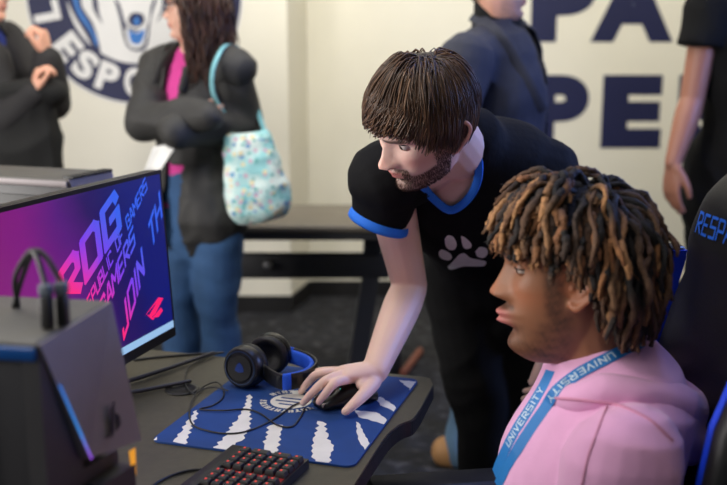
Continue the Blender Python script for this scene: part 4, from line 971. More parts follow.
# badge
bc = flat((291, 401), ZP+.0003); a = np.linspace(0, 2*math.pi, 40, endpoint=False)
mb = MB(); mb.add(bc + np.outer(np.cos(a)*.040, pu) + np.outer(np.sin(a)*.040, pv), [tuple(range(40))]); obj('badge', mb, m_padw, mp, False)
mb = MB()
for y_, w_ in ((.012, .05), (-.004, .06), (-.02, .035)):
    mb.add([bc+UP*.0003+pu*sx*w_/2*1.0+pv*(y_+sy*.003) for sx, sy in ((-1, -1), (1, -1), (1, 1), (-1, 1))], [(0, 1, 2, 3)])
obj('badge_mark', mb, m_padb, mp, False)
mb = MB()
for i in range(26):
    t = 2*math.pi*i/26; d = pu*math.cos(t)+pv*math.sin(t); e = -pu*math.sin(t)+pv*math.cos(t)
    if i % 13 in (0, 12): continue
    for (r0, r1, w0, o) in ((.047, .060, .0022, -.003), (.047, .060, .0022, .003), (.0525, .0550, .0052, 0)) if i % 2 else ((.047, .060, .0022, 0), (.057, .060, .005, 0)):
        mb.add([bc+d*r0+e*(o-w0), bc+d*r0+e*(o+w0), bc+d*r1+e*(o+w0), bc+d*r1+e*(o-w0)], [(0, 1, 2, 3)])
obj('badge_lettering', mb, m_padw, mp, False)

# mouse under the hand
mo_f, mo_b = flat((306, 403), ZD+.02), flat((384, 387), ZD+.02); md = nrm((mo_f-mo_b)*V(1, 1, 0)); ms = V(-md[1], md[0], 0)
mc = (mo_f+mo_b)/2*V(1, 1, 0) + UP*ZP
ms_t = thing('computer_mouse', 'black gaming mouse under the leaning man\'s hand on the mouse pad', 'mouse', mc)
prof = [(-.060, .018, .004, .012), (-.056, .028, .0, .024), (-.040, .032, 0, .034), (-.015, .031, 0, .0385), (.010, .029, 0, .035), (.035, .029, 0, .027), (.054, .027, .001, .019), (.062, .020, .003, .013)]
rings = []; a = np.linspace(0, 2*math.pi, 28, endpoint=False)
for x, hw, z0, z1 in spline(np.array(prof), 4):
    ca, sa = np.cos(a), np.sin(a); zz = np.where(sa > 0, .35*z1+(.65*z1)*np.abs(sa)**.8, .35*z1-(.35*z1-z0)*np.abs(sa)**.4)
    rings.append(mc + np.outer(np.full(28, x), md) + np.outer(hw*np.sign(ca)*np.abs(ca)**.7, ms) + np.outer(zz+.0008, UP))
mb = MB(); mb.loft(rings); obj('shell', mb, mat('black_mouse_plastic', rgb(16, 16, 17), .3, noise=.1, nscale=40), ms_t)
mb = MB(); w0 = mc+md*.034+UP*.0285; mb.tube([w0-ms*.0035, w0+ms*.0035], [.0085, .0085], n=20, sm=1, round_=False); obj('scroll_wheel', mb, mat('grey_wheel_rubber', rgb(60, 60, 62), .6, noise=.1), ms_t)
q = flat((341, 389.5), ZD+.036); mb = MB(); mb.ell(q, V(.0035, .0022, .0022), np.stack([md, ms, UP])); obj('indicator_light', mb, glow_mat('teal_glow', None, rgb(40, 225, 205), 1.2), ms_t)
mb = MB(); mb.box(mc+md*.052-ms*(-.019)+UP*.012, (.020, .004, .008), [md, ms, UP], .001); obj('front_trim', mb, mat('pale_metal_trim', rgb(196, 186, 165), .35, .6, noise=.05), ms_t, sharp=35)

# headset
hs = thing('headset', 'black gaming headset with blue inner band lying at the mouse pad corner', 'headset', flat((262, 388), ZD))
m_cup = mat('black_headset_plastic', rgb(20, 20, 22), .35, noise=.1, nscale=40); m_cush = mat('black_leatherette', rgb(22, 21, 21), .5, noise=.2, nscale=60, bump=.2, bscale=300); m_hb = mat('blue_cushion_cloth', rgb(32, 92, 226), .8, noise=.15, nscale=60, bump=.3, bscale=500)
cA = at_z(243, 367, ZP+.0435); 
nA = nrm(V(-.42, -.90, .10))                      # outward face of the near cup, towards the camera and left
cB = cA + V(.050, .092, .002); nB = nrm(V(.30, .95, .05))
def cup(c, n_, logo):
    u = nrm(np.cross(n_, UP)); v = np.cross(u, n_); v = v if v[2] > 0 else -v; a = np.linspace(0, 2*math.pi, 40, endpoint=False)
    rg = lambda r, o: c + n_*o + np.outer(np.cos(a)*r, u) + np.outer(np.sin(a)*r, v)
    mb = MB(); mb.loft([rg(r, o) for r, o in ((.030, -.012), (.0425, -.012), (.0430, -.002), (.0415, .006), (.038, .0115), (.034, .012), (.0325, .010), (.0275, .0105), (.0265, .013), (.002, .0135))]); e = obj('ear_cup', mb, m_cup, hs, sharp=50)
    mb = MB(); mb.loft([rg(r, o) for r, o in ((.030, -.013), (.0415, -.013), (.0435, -.020), (.0425, -.028), (.036, -.032), (.028, -.029), (.024, -.020), (.005, -.018))]); obj('ear_cushion', mb, m_cush, hs)
    if logo:
        mb = MB(); mb.loft([rg(r, o) for r, o in ((.0345, .0125), (.0335, .0128), (.0325, .0125))], caps=False); obj('cup_ring', mb, mat('dull_blue_ring', rgb(24, 54, 92), .4, noise=.1), e)
        mb = MB()
        for k in range(3):
            t = math.pi/2+k*2*math.pi/3; d = u*math.cos(t)+v*math.sin(t); p = c+n_*.0140+d*.0055; s_ = np.cross(n_, d); mb.add([p-d*.006+s_*.002, p-d*.0005+s_*.0075, p+d*.0065, p-d*.0005-s_*.0075], [(0, 1, 2, 3)])
        obj('cup_logo', mb, mat('blue_cup_logo', rgb(26, 62, 140), .5, noise=.05), e, False)
cup(cA, nA, True); cup(cB, nB, False)
# band: lies flat, running out to the right and round
bz_ = lambda x, y, z: at_z(x, y, z)
zc = ZD+.036
b1 = cA - nA*.010; b2 = cB - nB*.010
bp = [b1+V(.030, .006, -.008), at_z(280, 381, zc), at_z(300, 379.5, zc), at_z(312, 374, zc), at_z(315, 367, zc), at_z(306, 360, zc+.004), at_z(288, 354.5, zc+.006), b2+V(.03, -.005, -.004)]
bp = spline(np.array(bp), 6); nb = len(bp); cen_ = bp.mean(0)
def strap(i0, i1, half, th, offs, m, nm, par):
    R_ = []
    for i in range(i0, i1):
        t = nrm(bp[min(i+1, nb-1)]-bp[max(i-1, 0)]); n_ = nrm(np.cross(t, UP)); n_ = n_ if np.dot(n_, bp[i]-cen_) > 0 else -n_; uu = UP
        k = np.linspace(0, 2*math.pi, 16, endpoint=False); R_.append(bp[i] + n_*offs + np.outer(np.sign(np.cos(k))*np.abs(np.cos(k))**.6*half, uu) + np.outer(np.sign(np.sin(k))*np.abs(np.sin(k))**.6*th, n_))
    mb = MB(); mb.loft(R_); return obj(nm, mb, m, par)
hb = strap(0, nb, .0165, .0035, .002, m_cup, 'headband', hs)
strap(8, nb-7, .0150, .0055, -.0065, m_hb, 'band_cushion', hs)
for i in (8, nb-8): strap(i-1, i+2, .0172, .0045, .002, m_hb, 'blue_clip', hs)
for b, c, n_ in ((bp[2], cA, nA), (bp[-3], cB, nB)):
    mb = MB(); mb.tube([b, b*.5+c*.5+V(.012, 0, .004), c+n_*.0+V(.040, .012, 0)*.6], [(.012, .004)]*3, side=UP, n=12); obj('yoke', mb, m_cup, hs)

# cables on the pad
def cable(name, label, pts, r, cat='cable', m=None):
    P = [at_z(x, y, z) for x, y, z in pts]; mb = MB(); mb.tube(P, r, n=8, sm=8); o = obj(name, mb, m or m_blk); tag(o, label, cat); return o
zc_ = ZP+.002
c1z = lambda pts: [(120+x/3.131, 330+y/3.131, zc_+(dz if len(t_) > 0 else 0)) for (x, y, *t_) in pts for dz in [t_[0] if t_ else 0]]
cable('mouse_cable', 'thin black mouse cord looping loosely over the navy mouse pad', c1z([(590, 222), (545, 235, .001), (480, 280), (400, 316), (330, 324), (265, 313), (228, 296), (217, 262), (228, 215), (258, 180), (300, 163), (322, 182), (322, 212), (290, 236), (250, 248), (320, 252, .002), (395, 248), (440, 262), (490, 296), (536, 303), (562, 278), (578, 246)]), .0016)
cable('headset_cable', 'black headset cord curling from the cups toward the monitor stand', c1z([(338, 190, .004), (300, 180, .003), (262, 184), (230, 200), (205, 170), (208, 130), (232, 105), (280, 82), (326, 70)]), .0016)
cable('power_cable', 'black cord running along the desk from the monitor to its far edge', [(134, 360, ZD+.003), (160, 357, ZD+.003), (190, 354.5, ZD+.003), (222, 352.5, ZD+.003)], .0026)
cable('keyboard_cable', 'black keyboard cord lying on the desk behind the keyboard', [(222, 470.5, ZD+.003), (212, 469.5, ZD+.003), (192, 470, ZD+.003), (170, 476, ZD+.003), (150, 488, ZD+.003), (138, 510, ZD+.003)], .0024)

# keyboard: far end in view, the rest runs out of the frame
k0 = at_z(233, 444, ZD+.022); k1 = at_z(309, 456.5, ZD+.022); ku = nrm((k1-k0)*V(1, 1, 0)); kv = V(ku[1], -ku[0], 0); kv = kv if kv[1] < 0 else -kv; KD = .138; KL = .40
kb = thing('keyboard', 'black mechanical keyboard with red lit keys at the front of the desk', 'keyboard', k0*V(1, 1, 0)+UP*ZD+ku*KD/2+kv*KL/2)
KP = lambda u, v, z: k0*V(1, 1, 0) + ku*u + kv*v + UP*(ZD+z)
mb = MB(); mb.prism([KP(-.004, -.004, .0008+0), KP(KD, -.004, .0008), KP(KD, KL, .0008), KP(-.004, KL, .0008)], UP*.015); obj('case', mb, m_blk, kb, False)
mb = MB(); mb.box(KP(.012, .10, .0185), (.026, .20, .007), [ku, kv, UP], .002); obj('media_strip', mb, m_blk, kb, sharp=35)
caps, legs_ = MB(), MB(); m_key = mat('black_keycap', rgb(26, 25, 27), .5, noise=.1, nscale=60)
def key(u, v, su=1, sv=1):
    w_, d_ = .019*sv-.003, .019*su-.003; c = KP(u+.019*su/2, v+.019*sv/2, 0); ax = np.array([ku, kv, UP])
    rg = lambda s, z: np.array([c + ku*sx*d_/2*s + kv*sy*w_/2*s + UP*(z) for sx, sy in ((-1, -1), (1, -1), (1, 1), (-1, 1))])
    caps.loft([rg(1, .0165), rg(1, .019), rg(.80, .0255), rg(.74, .0258)])
    q = c-kv*w_*.08-ku*d_*.10+UP*.0261; s_ = .0024; legs_.add([q-kv*s_-ku*s_*.7, q+kv*s_-ku*s_*.7, q+kv*s_+ku*s_*.7, q-kv*s_+ku*s_*.7], [(0, 1, 2, 3)])
for r in range(6):
    u = .022+r*.019
    for c in range(4):                   # numeric block, nearest the far end
        v = .006+c*.019
        if c == 0 and r in (1, 3): key(u, v, 2, 1)
        elif c == 0 and r in (2, 4): pass
        else: key(u, v)
    for c in range(3):
        key(u, .094+c*.019)
    v = .163
    for c in range(14): key(u, v + c*.019)
obj('keycaps', caps, m_key, kb, sharp=35); obj('key_legends', legs_, glow_mat('red_legend_glow', None, rgb(255, 60, 50), .9), kb, False)
mb = MB(); mb.add([KP(.020, .0035, .0163), KP(KD-.004, .0035, .0163), KP(KD-.004, KL-.01, .0163), KP(.020, KL-.01, .0163)], [(0, 1, 2, 3)]); obj('key_backlight', mb, glow_mat('red_back_glow', None, rgb(235, 26, 30), .22), kb, False)

# ------------------------------------------------------------------ gaming chair
m_cb = mat('black_chair_leather', rgb(15, 15, 16), .5, noise=.2, nscale=40, bump=.15, bscale=300); m_cblue = mat('blue_chair_leather', rgb(16, 62, 214), .5, noise=.15, nscale=40, bump=.15, bscale=300)
ch = thing('gaming_chair', 'black gaming chair with blue wings and blue lettering behind the seated man', 'chair', V(.42, 1.36, 0))
cf, cl, cc = V(-.989, -.149, 0), V(.149, -.989, 0), V(.549, 1.40, 0)      # cc: foot of the backrest's front face
CP = lambda a, b, c: cc + cl*a + cf*b + UP*c            # a to the sitter's left, b forward
mb = MB(); mb.box(CP(0, .25, .335), (.50, .54, .09), [cl, cf, UP], .04); mb.tube([CP(.23, .0, .36), CP(.245, .46, .365)], [.045, .045], n=16); mb.tube([CP(-.23, .0, .36), CP(-.245, .46, .365)], [.045, .045], n=16)
me = remesh(mb, .01, 5); mobj('seat', me, m_cb, ch)
CB = lambda a, b, z: CP(a, b+min(.2*(1.1-z), .045)*float(smoothstep(.55, .82, z)), z)
half = lambda z: np.interp(z, [.36, .55, .75, .92, 1.02, 1.09, 1.15, 1.19, 1.23, 1.26, 1.28, 1.287], [.20, .205, .21, .205, .19, .160, .147, .132, .100, .064, .03, .012])
def bfront(a, z): return .022*np.exp(-((z-1.16)/.075)**4) + .012*np.exp(-((z-.62)/.16)**2) - .06*max(0, .75-z)**2
rings = []
for z in np.concatenate([np.linspace(.36, 1.10, 20), np.linspace(1.115, 1.287, 14)]):
    h = half(z); k = np.linspace(0, 2*math.pi, 36, endpoint=False); d = .042*min(1, .25+h/.09)
    x = h*np.sign(np.cos(k))*np.abs(np.cos(k))**.6; y = d*np.sign(np.sin(k))*np.abs(np.sin(k))**.6
    rings.append(np.array([CB(a_, -d+b_+bfront(a_, z), z) for a_, b_ in zip(x, y)]))
mb = MB(); mb.loft(rings); br = obj('backrest', mb, m_cb, ch)
for sg in (-1, 1):
    R_ = []
    for z, b0_, b1_, a0_ in ((.46, -.04, .07, .195), (.60, -.045, .12, .205), (.78, -.045, .125, .210), (.94, -.04, .105, .205), (1.04, -.03, .075, .190), (1.085, -.02, .055, .170), (1.098, -.008, .036, .160)):
        k = np.linspace(0, 2*math.pi, 24, endpoint=False); ca, sa = np.cos(k), np.sin(k)
        R_.append(np.array([CB(sg*(a0_+.022+.024*np.sign(u)*abs(u)**.6), (b0_+b1_)/2+(b1_-b0_)/2*np.sign(v)*abs(v)**.6, z) for u, v in zip(ca, sa)]))
    mb = MB(); mb.loft(R_); wg = obj('backrest_wing', mb, m_cb, ch)
    WZ = ((.46, -.03, .075, .195), (.60, -.035, .11, .205), (.78, -.035, .118, .210), (.94, -.03, .10, .205), (1.04, -.02, .072, .190), (1.08, -.012, .055, .172), (1.095, -.006, .04, .164)); mb = MB(); mb.loft([np.array([CB(sg*(a0_-.0085), b0_, z), CB(sg*(a0_-.0085), b1_, z), CB(sg*(a0_+.004), b1_, z), CB(sg*(a0_+.004), b0_, z)]) for z, b0_, b1_, a0_ in WZ]); obj('inner_panel', mb, m_cblue, wg, sharp=40, label='blue inner panel of the chair back wing')
    mb = MB(); mb.tube([CP(sg*.22, .16, .35), CP(sg*.30, .18, .355), CP(sg*.30, .26, .62)], .016, n=12); obj('armrest_post', mb, m_steel, ch)
    mb = MB(); mb.box(CP(sg*.30, .34, .638), (.085, .34, .034), [cl, cf, UP], .016); obj('armrest', mb, m_cb, ch, sharp=40)
    if sg > 0: mb = MB(); mb.tube([CB(sg*(half(z)*.60), bfront(0, z)+.001, z) for z in (.5, .65, .8, .95, 1.05)], .004, n=8); obj('piping', mb, m_cblue, ch)
bt = bvh_of(br); q, wd = stroke_text('RESPAWN', .15, 1.0)
def onback(x, y):
    a_ = (-.100+.165*x/wd); z = 1.138+.030*y; o_ = V(*CP(a_, 1.0, z)); h = bt.ray_cast(Vector(o_), Vector(-cf)); p = V(*h[0]) if h[0] is not None else CP(a_, 0, z); return p + cf*.0025
obj('lettering', quads_mb(q, onback), mat('blue_embroidery', rgb(24, 98, 214), .6, noise=.05), ch, False)
cc = CP(0, .25, 0)
mb = MB(); mb.tube([cc+UP*.10, cc+UP*.30], .028, n=16, sm=1); obj('gas_lift', mb, m_steel, ch)
for k in range(5):
    a = 2*math.pi*k/5+.3; d = V(math.cos(a), math.sin(a), 0); mb = MB(); mb.tube([cc+UP*.10, cc+d*.16+UP*.095, cc+d*.30+UP*.075], [(.03, .02), (.026, .018), (.018, .014)], side=np.cross(d, UP), n=12); obj('base_leg', mb, m_blk, ch)
    mb = MB(); s_ = np.cross(d, UP); mb.tube([cc+d*.305+UP*.03-s_*.022, cc+d*.305+UP*.03+s_*.022], .028, n=18, sm=1, round_=False); obj('caster', mb, m_blk, ch)
# ------------------------------------------------------------------ people standing further back
m_skin2 = skin_mat('light_skin'); 
def dress(R, root, grow, k, nm, m, lo=1, hi=6, arms='LR', sleeve=1.0, hem=None, seed=0, amp=.012, pre=None, extra=None, vox=.008, sc_=12, cuff=.96, drop=.01):
    mb = MB(); torso(mb, R, grow, lo, hi); made = None
    if hem is not None:
        p = R['spine'][1]; w_ = R['width'][1]; mb.tube([V(p[0], p[1], hem+.02), V(p[0], p[1], hem+.10), p+UP*.05], [(w_[0]+grow+.022, w_[1]+grow+.022), (w_[0]+grow+.014, w_[1]+grow+.016), (w_[0]+grow, w_[1]+grow)], R['side'][0], n=24, sm=2)
    g_ = grow*1.05
    def yoke_(mb, s):
        a = R['sh'+s]; mb.tube([R['spine'][5]-UP*drop, a*.5+R['spine'][5]*.5-UP*(.004+drop*.4), a], [.05+g_, .055+g_, .057+g_], n=16)
    def arm_(mb, s):
        a, b, c = R['sh'+s], R['el'+s], R['wr'+s]
        if sleeve >= 1: mb.tube([a, a*.5+b*.5, b], [.056+g_, .050+g_, .044+g_], n=18); mb.tube([b, b*.5+c*.5, b*(1-cuff)+c*cuff], [.044+g_, .042+g_, .034+g_], n=18)
        else: mb.tube([a, a*(1-sleeve*.6)+b*sleeve*.6, a*(1-sleeve)+b*sleeve], [.058+g_, .054+g_, .055+g_], n=18, round_=False)
    for s in arms:
        yoke_(mb, s)
        if not pre: arm_(mb, s)
    if extra: extra(mb)
    me = remesh(mb, vox, 4); folds(me, amp, sc_, seed)
    if pre: cut(me, pre(mverts(me)))
    ob = mobj(nm, me, m, root)
    if pre:
        sd = ob.modifiers.new('t', 'SOLIDIFY'); sd.thickness = .006; sd.offset = -1
        for s in arms:
            mb = MB(); arm_(mb, s); me = remesh(mb, vox, 4); folds(me, amp, sc_, seed+3); mobj('sleeve', me, m, ob)
    return ob
def legs_(R, root, nm, m, seed, grow=.013, gl=None):
    mb = MB(); p = R['spine']; mb.tube([p[0]-UP*.02, p[1], p[1]+UP*.06], [(R['width'][0][0]+grow, R['width'][0][1]+grow), (R['width'][1][0]+grow, R['width'][1][1]+grow), (R['width'][1][0]*.94+grow, R['width'][1][1]*.94+grow)], R['side'][0], n=24, sm=2); limbs(mb, R, gl or grow, arms='')
    for s in 'LR': mb.tube([R['kn'+s]*.4+R['an'+s]*.6, R['an'+s]-UP*.03], [.060, .060], n=16, sm=1)
    me = remesh(mb, .009, 4); folds(me, .010, 14, seed); return mobj(nm, me, m, root)
def body_(R, fr, root, m, skin, lip, hands=True, hspec=None, feet=True, brow=(60, 44, 34), beard=None, neck_r=.056, **kw):
    mb = MB(); torso(mb, R); limbs(mb, R); head_pieces(mb, fr, **kw); neck(mb, R, fr, neck_r*R['k'])
    for s in 'LR':
        foot_piece(mb, R['an'+s], R['f'], R['k'])
        d, pn, th, cu = hspec[s] if hspec and s in hspec else (R['wr'+s]-R['el'+s], -R['side'][0]*(1 if s == 'L' else -1), R['f'], .45)
        hand(mb, R['wr'+s], d, pn, th, cu, R['k'])
    me = remesh(mb, .005, 3)
    bfn = (lambda A, b, z: np.clip(smoothstep(-.03, -.05, z)*smoothstep(.0, .02, b)*smoothstep(-.115, -.1, z), 0, 1)) if beard else None
    skin_colors(me, fr, skin, lip, beard and rgb(*beard), .6, bfn, rgb(*brow), None); return mobj('body', me, m, root)

# the woman with crossed arms
def woman():
    f = V(-.5, -.866, 0); R = stand_rig(-.60, 3.47, math.atan2(f[1], f[0]), 1.66, build=.93, fem=True); hf = Frame(at(190, 11, 3.450), (-.985, -.17, -.08), sc=.90)
    root = thing('person', 'long-haired woman in grey jacket, pink top and jeans standing with crossed arms', 'person', V(-.60, 3.47, 0))
    R['elR'], R['wrR'] = at(145, 122, 3.35), at(200, 117, 3.24); R['elL'], R['wrL'] = at(243, 122, 3.44), at(182, 130, 3.24)
    body_(R, hf, root, m_skin2, rgb(222, 172, 150), rgb(186, 100, 96), neck_r=.050, hspec=dict(R=(V(.8, 1, .0), V(0, 1, 0), V(0, 0, 1), .6), L=(V(-.7, 1, .1), V(.2, 1, 0), V(0, 0, 1), .6)), nose=.9, jaw=.94)
    eyes(hf, root, mat('light_eyelid_skin', rgb(205, 152, 134), .5), mat('brown_iris', rgb(52, 36, 26), .15))
    l = R['side'][0]; c0 = R['spine'][3]
    dress(R, root, .007, 1, 'top', mat('pink_knit', rgb(206, 62, 146), .85, noise=.1, nscale=40), sleeve=.3, seed=51, amp=.004)
    def opening(v):
        d = v-c0; a = d @ l; b = d @ R['f']; return (b > .02) & (b < .30) & (a < .030+.02*(v[:, 2] > 1.36)) & (a > -.045-.03*(v[:, 2] > 1.36)) & ((v[:, 2] > 1.16) | (v[:, 2] < 1.02))
    dress(R, root, .029, 1, 'jacket', mat('charcoal_jacket_cloth', rgb(52, 51, 50), .7, noise=.3, nscale=14, bump=.3, bscale=60), hem=.80, seed=52, amp=.013, pre=opening, sc_=15, cuff=1.12)
    for sg, a0 in ((1, .052), (-1, -.085)):
        mb = MB(); mb.tube([R['spine'][5]+l*sg*.05+UP*.035-R['f']*.02, R['spine'][5]+l*sg*.062+R['f']*.07-UP*.01, R['spine'][4]+l*(a0)+R['f']*.125-UP*.03], [(.030, .012), (.030, .012), (.018, .010)], side=UP, n=14); obj('jacket_collar', mb, MATS['charcoal_jacket_cloth'], root)
    mb = MB(); q = at(228, 178, 3.310); mb.box(q, (.008, .006, .03), bev=.002); obj('zip_pull', mb, mat('satin_metal', rgb(170, 170, 172), .35, .8), root)
    legs_(R, root, 'jeans', mat('blue_denim', rgb(52, 88, 132), .85, noise=.35, nscale=10, bump=.3, bscale=200), 53, .018, .024)
    for s in 'LR': shoe(R, s, R['f'], mat('brown_boot', rgb(70, 48, 34), .6, noise=.1), root)
    # long wavy hair
    ok = lambda p: (p[:, 2] > np.interp(p[:, 1], [-.11, -.05, -.01, .02, .05, .08, .1], [-.06, -.03, .03, .045, .06, .078, .09])); ro = scalp_roots(2600, ok, 6); g = np.random.default_rng(61); N = len(ro)
    d0 = ro-V(0, .02, .13); d0 /= np.linalg.norm(d0, axis=1, keepdims=True)+1e-9; d0[:, 1] -= .8*smoothstep(.02, .08, ro[:, 1]); off = np.stack([.006+.02*g.random(N), .015+.065*g.random(N)], 1)
    L = g.uniform(.27, .40, N); P = hair_strands(hf, ro, d0, L, off, .35+.1*g.random(N), S=20, seed=7, wig=.34, wigf=150, relax=.75, comb=lambda p, t: np.stack([.25*np.sign(p[:, 0])*(p[:, 1] > .04), -.5*(p[:, 1] > .035), 0*t*p[:, 0]], 1))
    rr = (.0026+.0014*g.random(N))[:, None]*np.linspace(1, .4, 20)
    zone = (P[:, :, 1] > .045) & (P[:, :, 2] < .066) & (P[:, :, 2] > -.14) & (np.abs(P[:, :, 0]) < .075)
    for i in range(1, 20):
        z_ = zone[:, i] & ~zone[:, 0]; zone[:, i:] |= z_[:, None]; P[z_, i] = P[z_, i-1]; rr[z_, i] = .0003
    W = hf.w(P.reshape(-1, 3)).reshape(P.shape); v, ff = strands(W, rr, 3); cp = cap_mesh(hf, ok, .010)
    h = obj('hair', merge((v, ff), cp), mat('long_brown_hair', (.1, .05, .03, 1), .45, attr='Col'), root); m_ = (g.random(N)**1.5)[:, None]; c = np.repeat(V(*rgb(44, 28, 22)[:3])*(1-m_)+V(*rgb(96, 58, 40)[:3])*m_, 60, axis=0); set_color(h.data, np.vstack([c, np.tile(V(*rgb(36, 24, 20)[:3]), (len(cp[0]), 1))]))
    # glasses
    gl = mat('dark_glasses_frame', rgb(40, 46, 70), .3, noise=.05); mb = MB()
    for sg in (1, -1):
        a = np.linspace(0, 2*math.pi, 20); pts = np.stack([sg*.032+.024*np.cos(a), .092-.012*np.abs(np.cos(a))*(np.cos(a)*sg > 0), .024+.018*np.sin(a)], 1); mb.tube(hf.w(pts), .0022, n=8, sm=1, round_=False); mb.tube(hf.w(np.array([[sg*.056, .084, .03], [sg*.076, .04, .03], [sg*.082, -.01, .022]])), .002, n=8)
    mb.tube(hf.w(np.array([[-.009, .092, .028], [0, .094, .030], [.009, .092, .028]])), .002, n=8); obj('glasses', mb, gl, root)
    return R, hf
WR, WH = woman()
# shoulder bag hanging at her side
bagp = at(255, 178, 3.310); bg = thing('shoulder_bag', 'pale turquoise floral shoulder bag hanging at the crossed-arm woman\'s side', 'bag', bagp)
def floral():
    m = bpy.data.materials.new('turquoise_floral_cloth'); m.use_nodes = True; N = m.node_tree.nodes; L = m.node_tree.links; b = N['Principled BSDF']; b.inputs['Roughness'].default_value = .8
    tc = N.new('ShaderNodeTexCoord'); prev = None; base = N.new('ShaderNodeTexNoise'); base.inputs['Scale'].default_value = 16; L.new(tc.outputs['Object'], base.inputs[0])
    cr = N.new('ShaderNodeValToRGB'); e = cr.color_ramp.elements; e[0].position = .4; e[0].color = rgb(150, 208, 210); e[1].position = .6; e[1].color = rgb(222, 238, 232); L.new(base.outputs['Fac'], cr.inputs[0]); prev = cr.outputs[0]
    for sc_, c in ((26, rgb(110, 160, 200)), (34, rgb(210, 170, 190)), (30, rgb(226, 214, 170)), (40, rgb(110, 180, 176))):
        vo = N.new('ShaderNodeTexVoronoi'); vo.inputs['Scale'].default_value = sc_; L.new(tc.outputs['Object'], vo.inputs['Vector']); r = N.new('ShaderNodeMath'); r.operation = 'LESS_THAN'; r.inputs[1].default_value = .26; L.new(vo.outputs['Distance'], r.inputs[0])
        mx = N.new('ShaderNodeMix'); mx.data_type = 'RGBA'; L.new(r.outputs[0], mx.inputs[0]); L.new(prev, mx.inputs[6]); mx.inputs[7].default_value = c; prev = mx.outputs[2]
    L.new(prev, b.inputs['Base Color']); return m
m_fl = floral(); tl = nrm(V(.16, 0, -1)); sx = nrm(np.cross(V(0, 1, 0), -tl)); rings = []
for t, hw, hd in ((-.178, .060, .010), (-.172, .086, .022), (-.12, .098, .048), (-.03, .112, .058), (.06, .122, .062), (.12, .118, .055), (.155, .100, .040), (.168, .07, .018)):
    a = np.linspace(0, 2*math.pi, 32, endpoint=False); t, hw = t*.93, hw*.93; rings.append(bagp + tl*t + np.outer(np.sign(np.cos(a))*np.abs(np.cos(a))**.75*hw, sx) + np.outer(np.sin(a)*hd, V(0, 1, 0)))
mb = MB(); mb.loft(spline(np.array(rings).reshape(8, -1), 4).reshape(-1, 32, 3)); me = remesh(mb, .008, 3); folds(me, .014, 16, 71); mobj('pouch', me, m_fl, bg)
m_st = mat('turquoise_strap', rgb(132, 196, 204), .8, noise=.3, nscale=40)
mb = MB(); mb.tube([at(232, 142, 3.30), at(226, 118, 3.32), at(214, 96, 3.30), at(212, 76, 3.285), at(217, 58, 3.30), at(226, 45, 3.37), at(238, 48, 3.50), at(248, 72, 3.53), at(256, 105, 3.44), at(266, 136, 3.33)], [(.0085, .003)]*10, side=V(1, -.3, 0), n=10, sm=5); obj('strap', mb, m_st, bg)
# sheet of paper
pp = [at(178, 143, 3.210), at(153, 147, 3.250), at(144, 172, 3.270), at(160, 171, 3.230)]; P = []
for i in range(9):
    for j in range(7):
        u, v = i/8, j/6; P.append((pp[0]*(1-u)+pp[1]*u)*(1-v)+(pp[3]*(1-u)+pp[2]*u)*v + V(0, .012*math.sin(3*u), 0))
f = [(i*7+j, i*7+j+1, (i+1)*7+j+1, (i+1)*7+j) for i in range(8) for j in range(6)]
po = obj('paper_sheet', (np.array(P), f), mat('white_paper', rgb(238, 238, 236), .8, noise=.03)); sd = po.modifiers.new('t', 'SOLIDIFY'); sd.thickness = .0012
tag(po, 'white sheet of paper held under the crossed-arm woman\'s arm', 'paper')

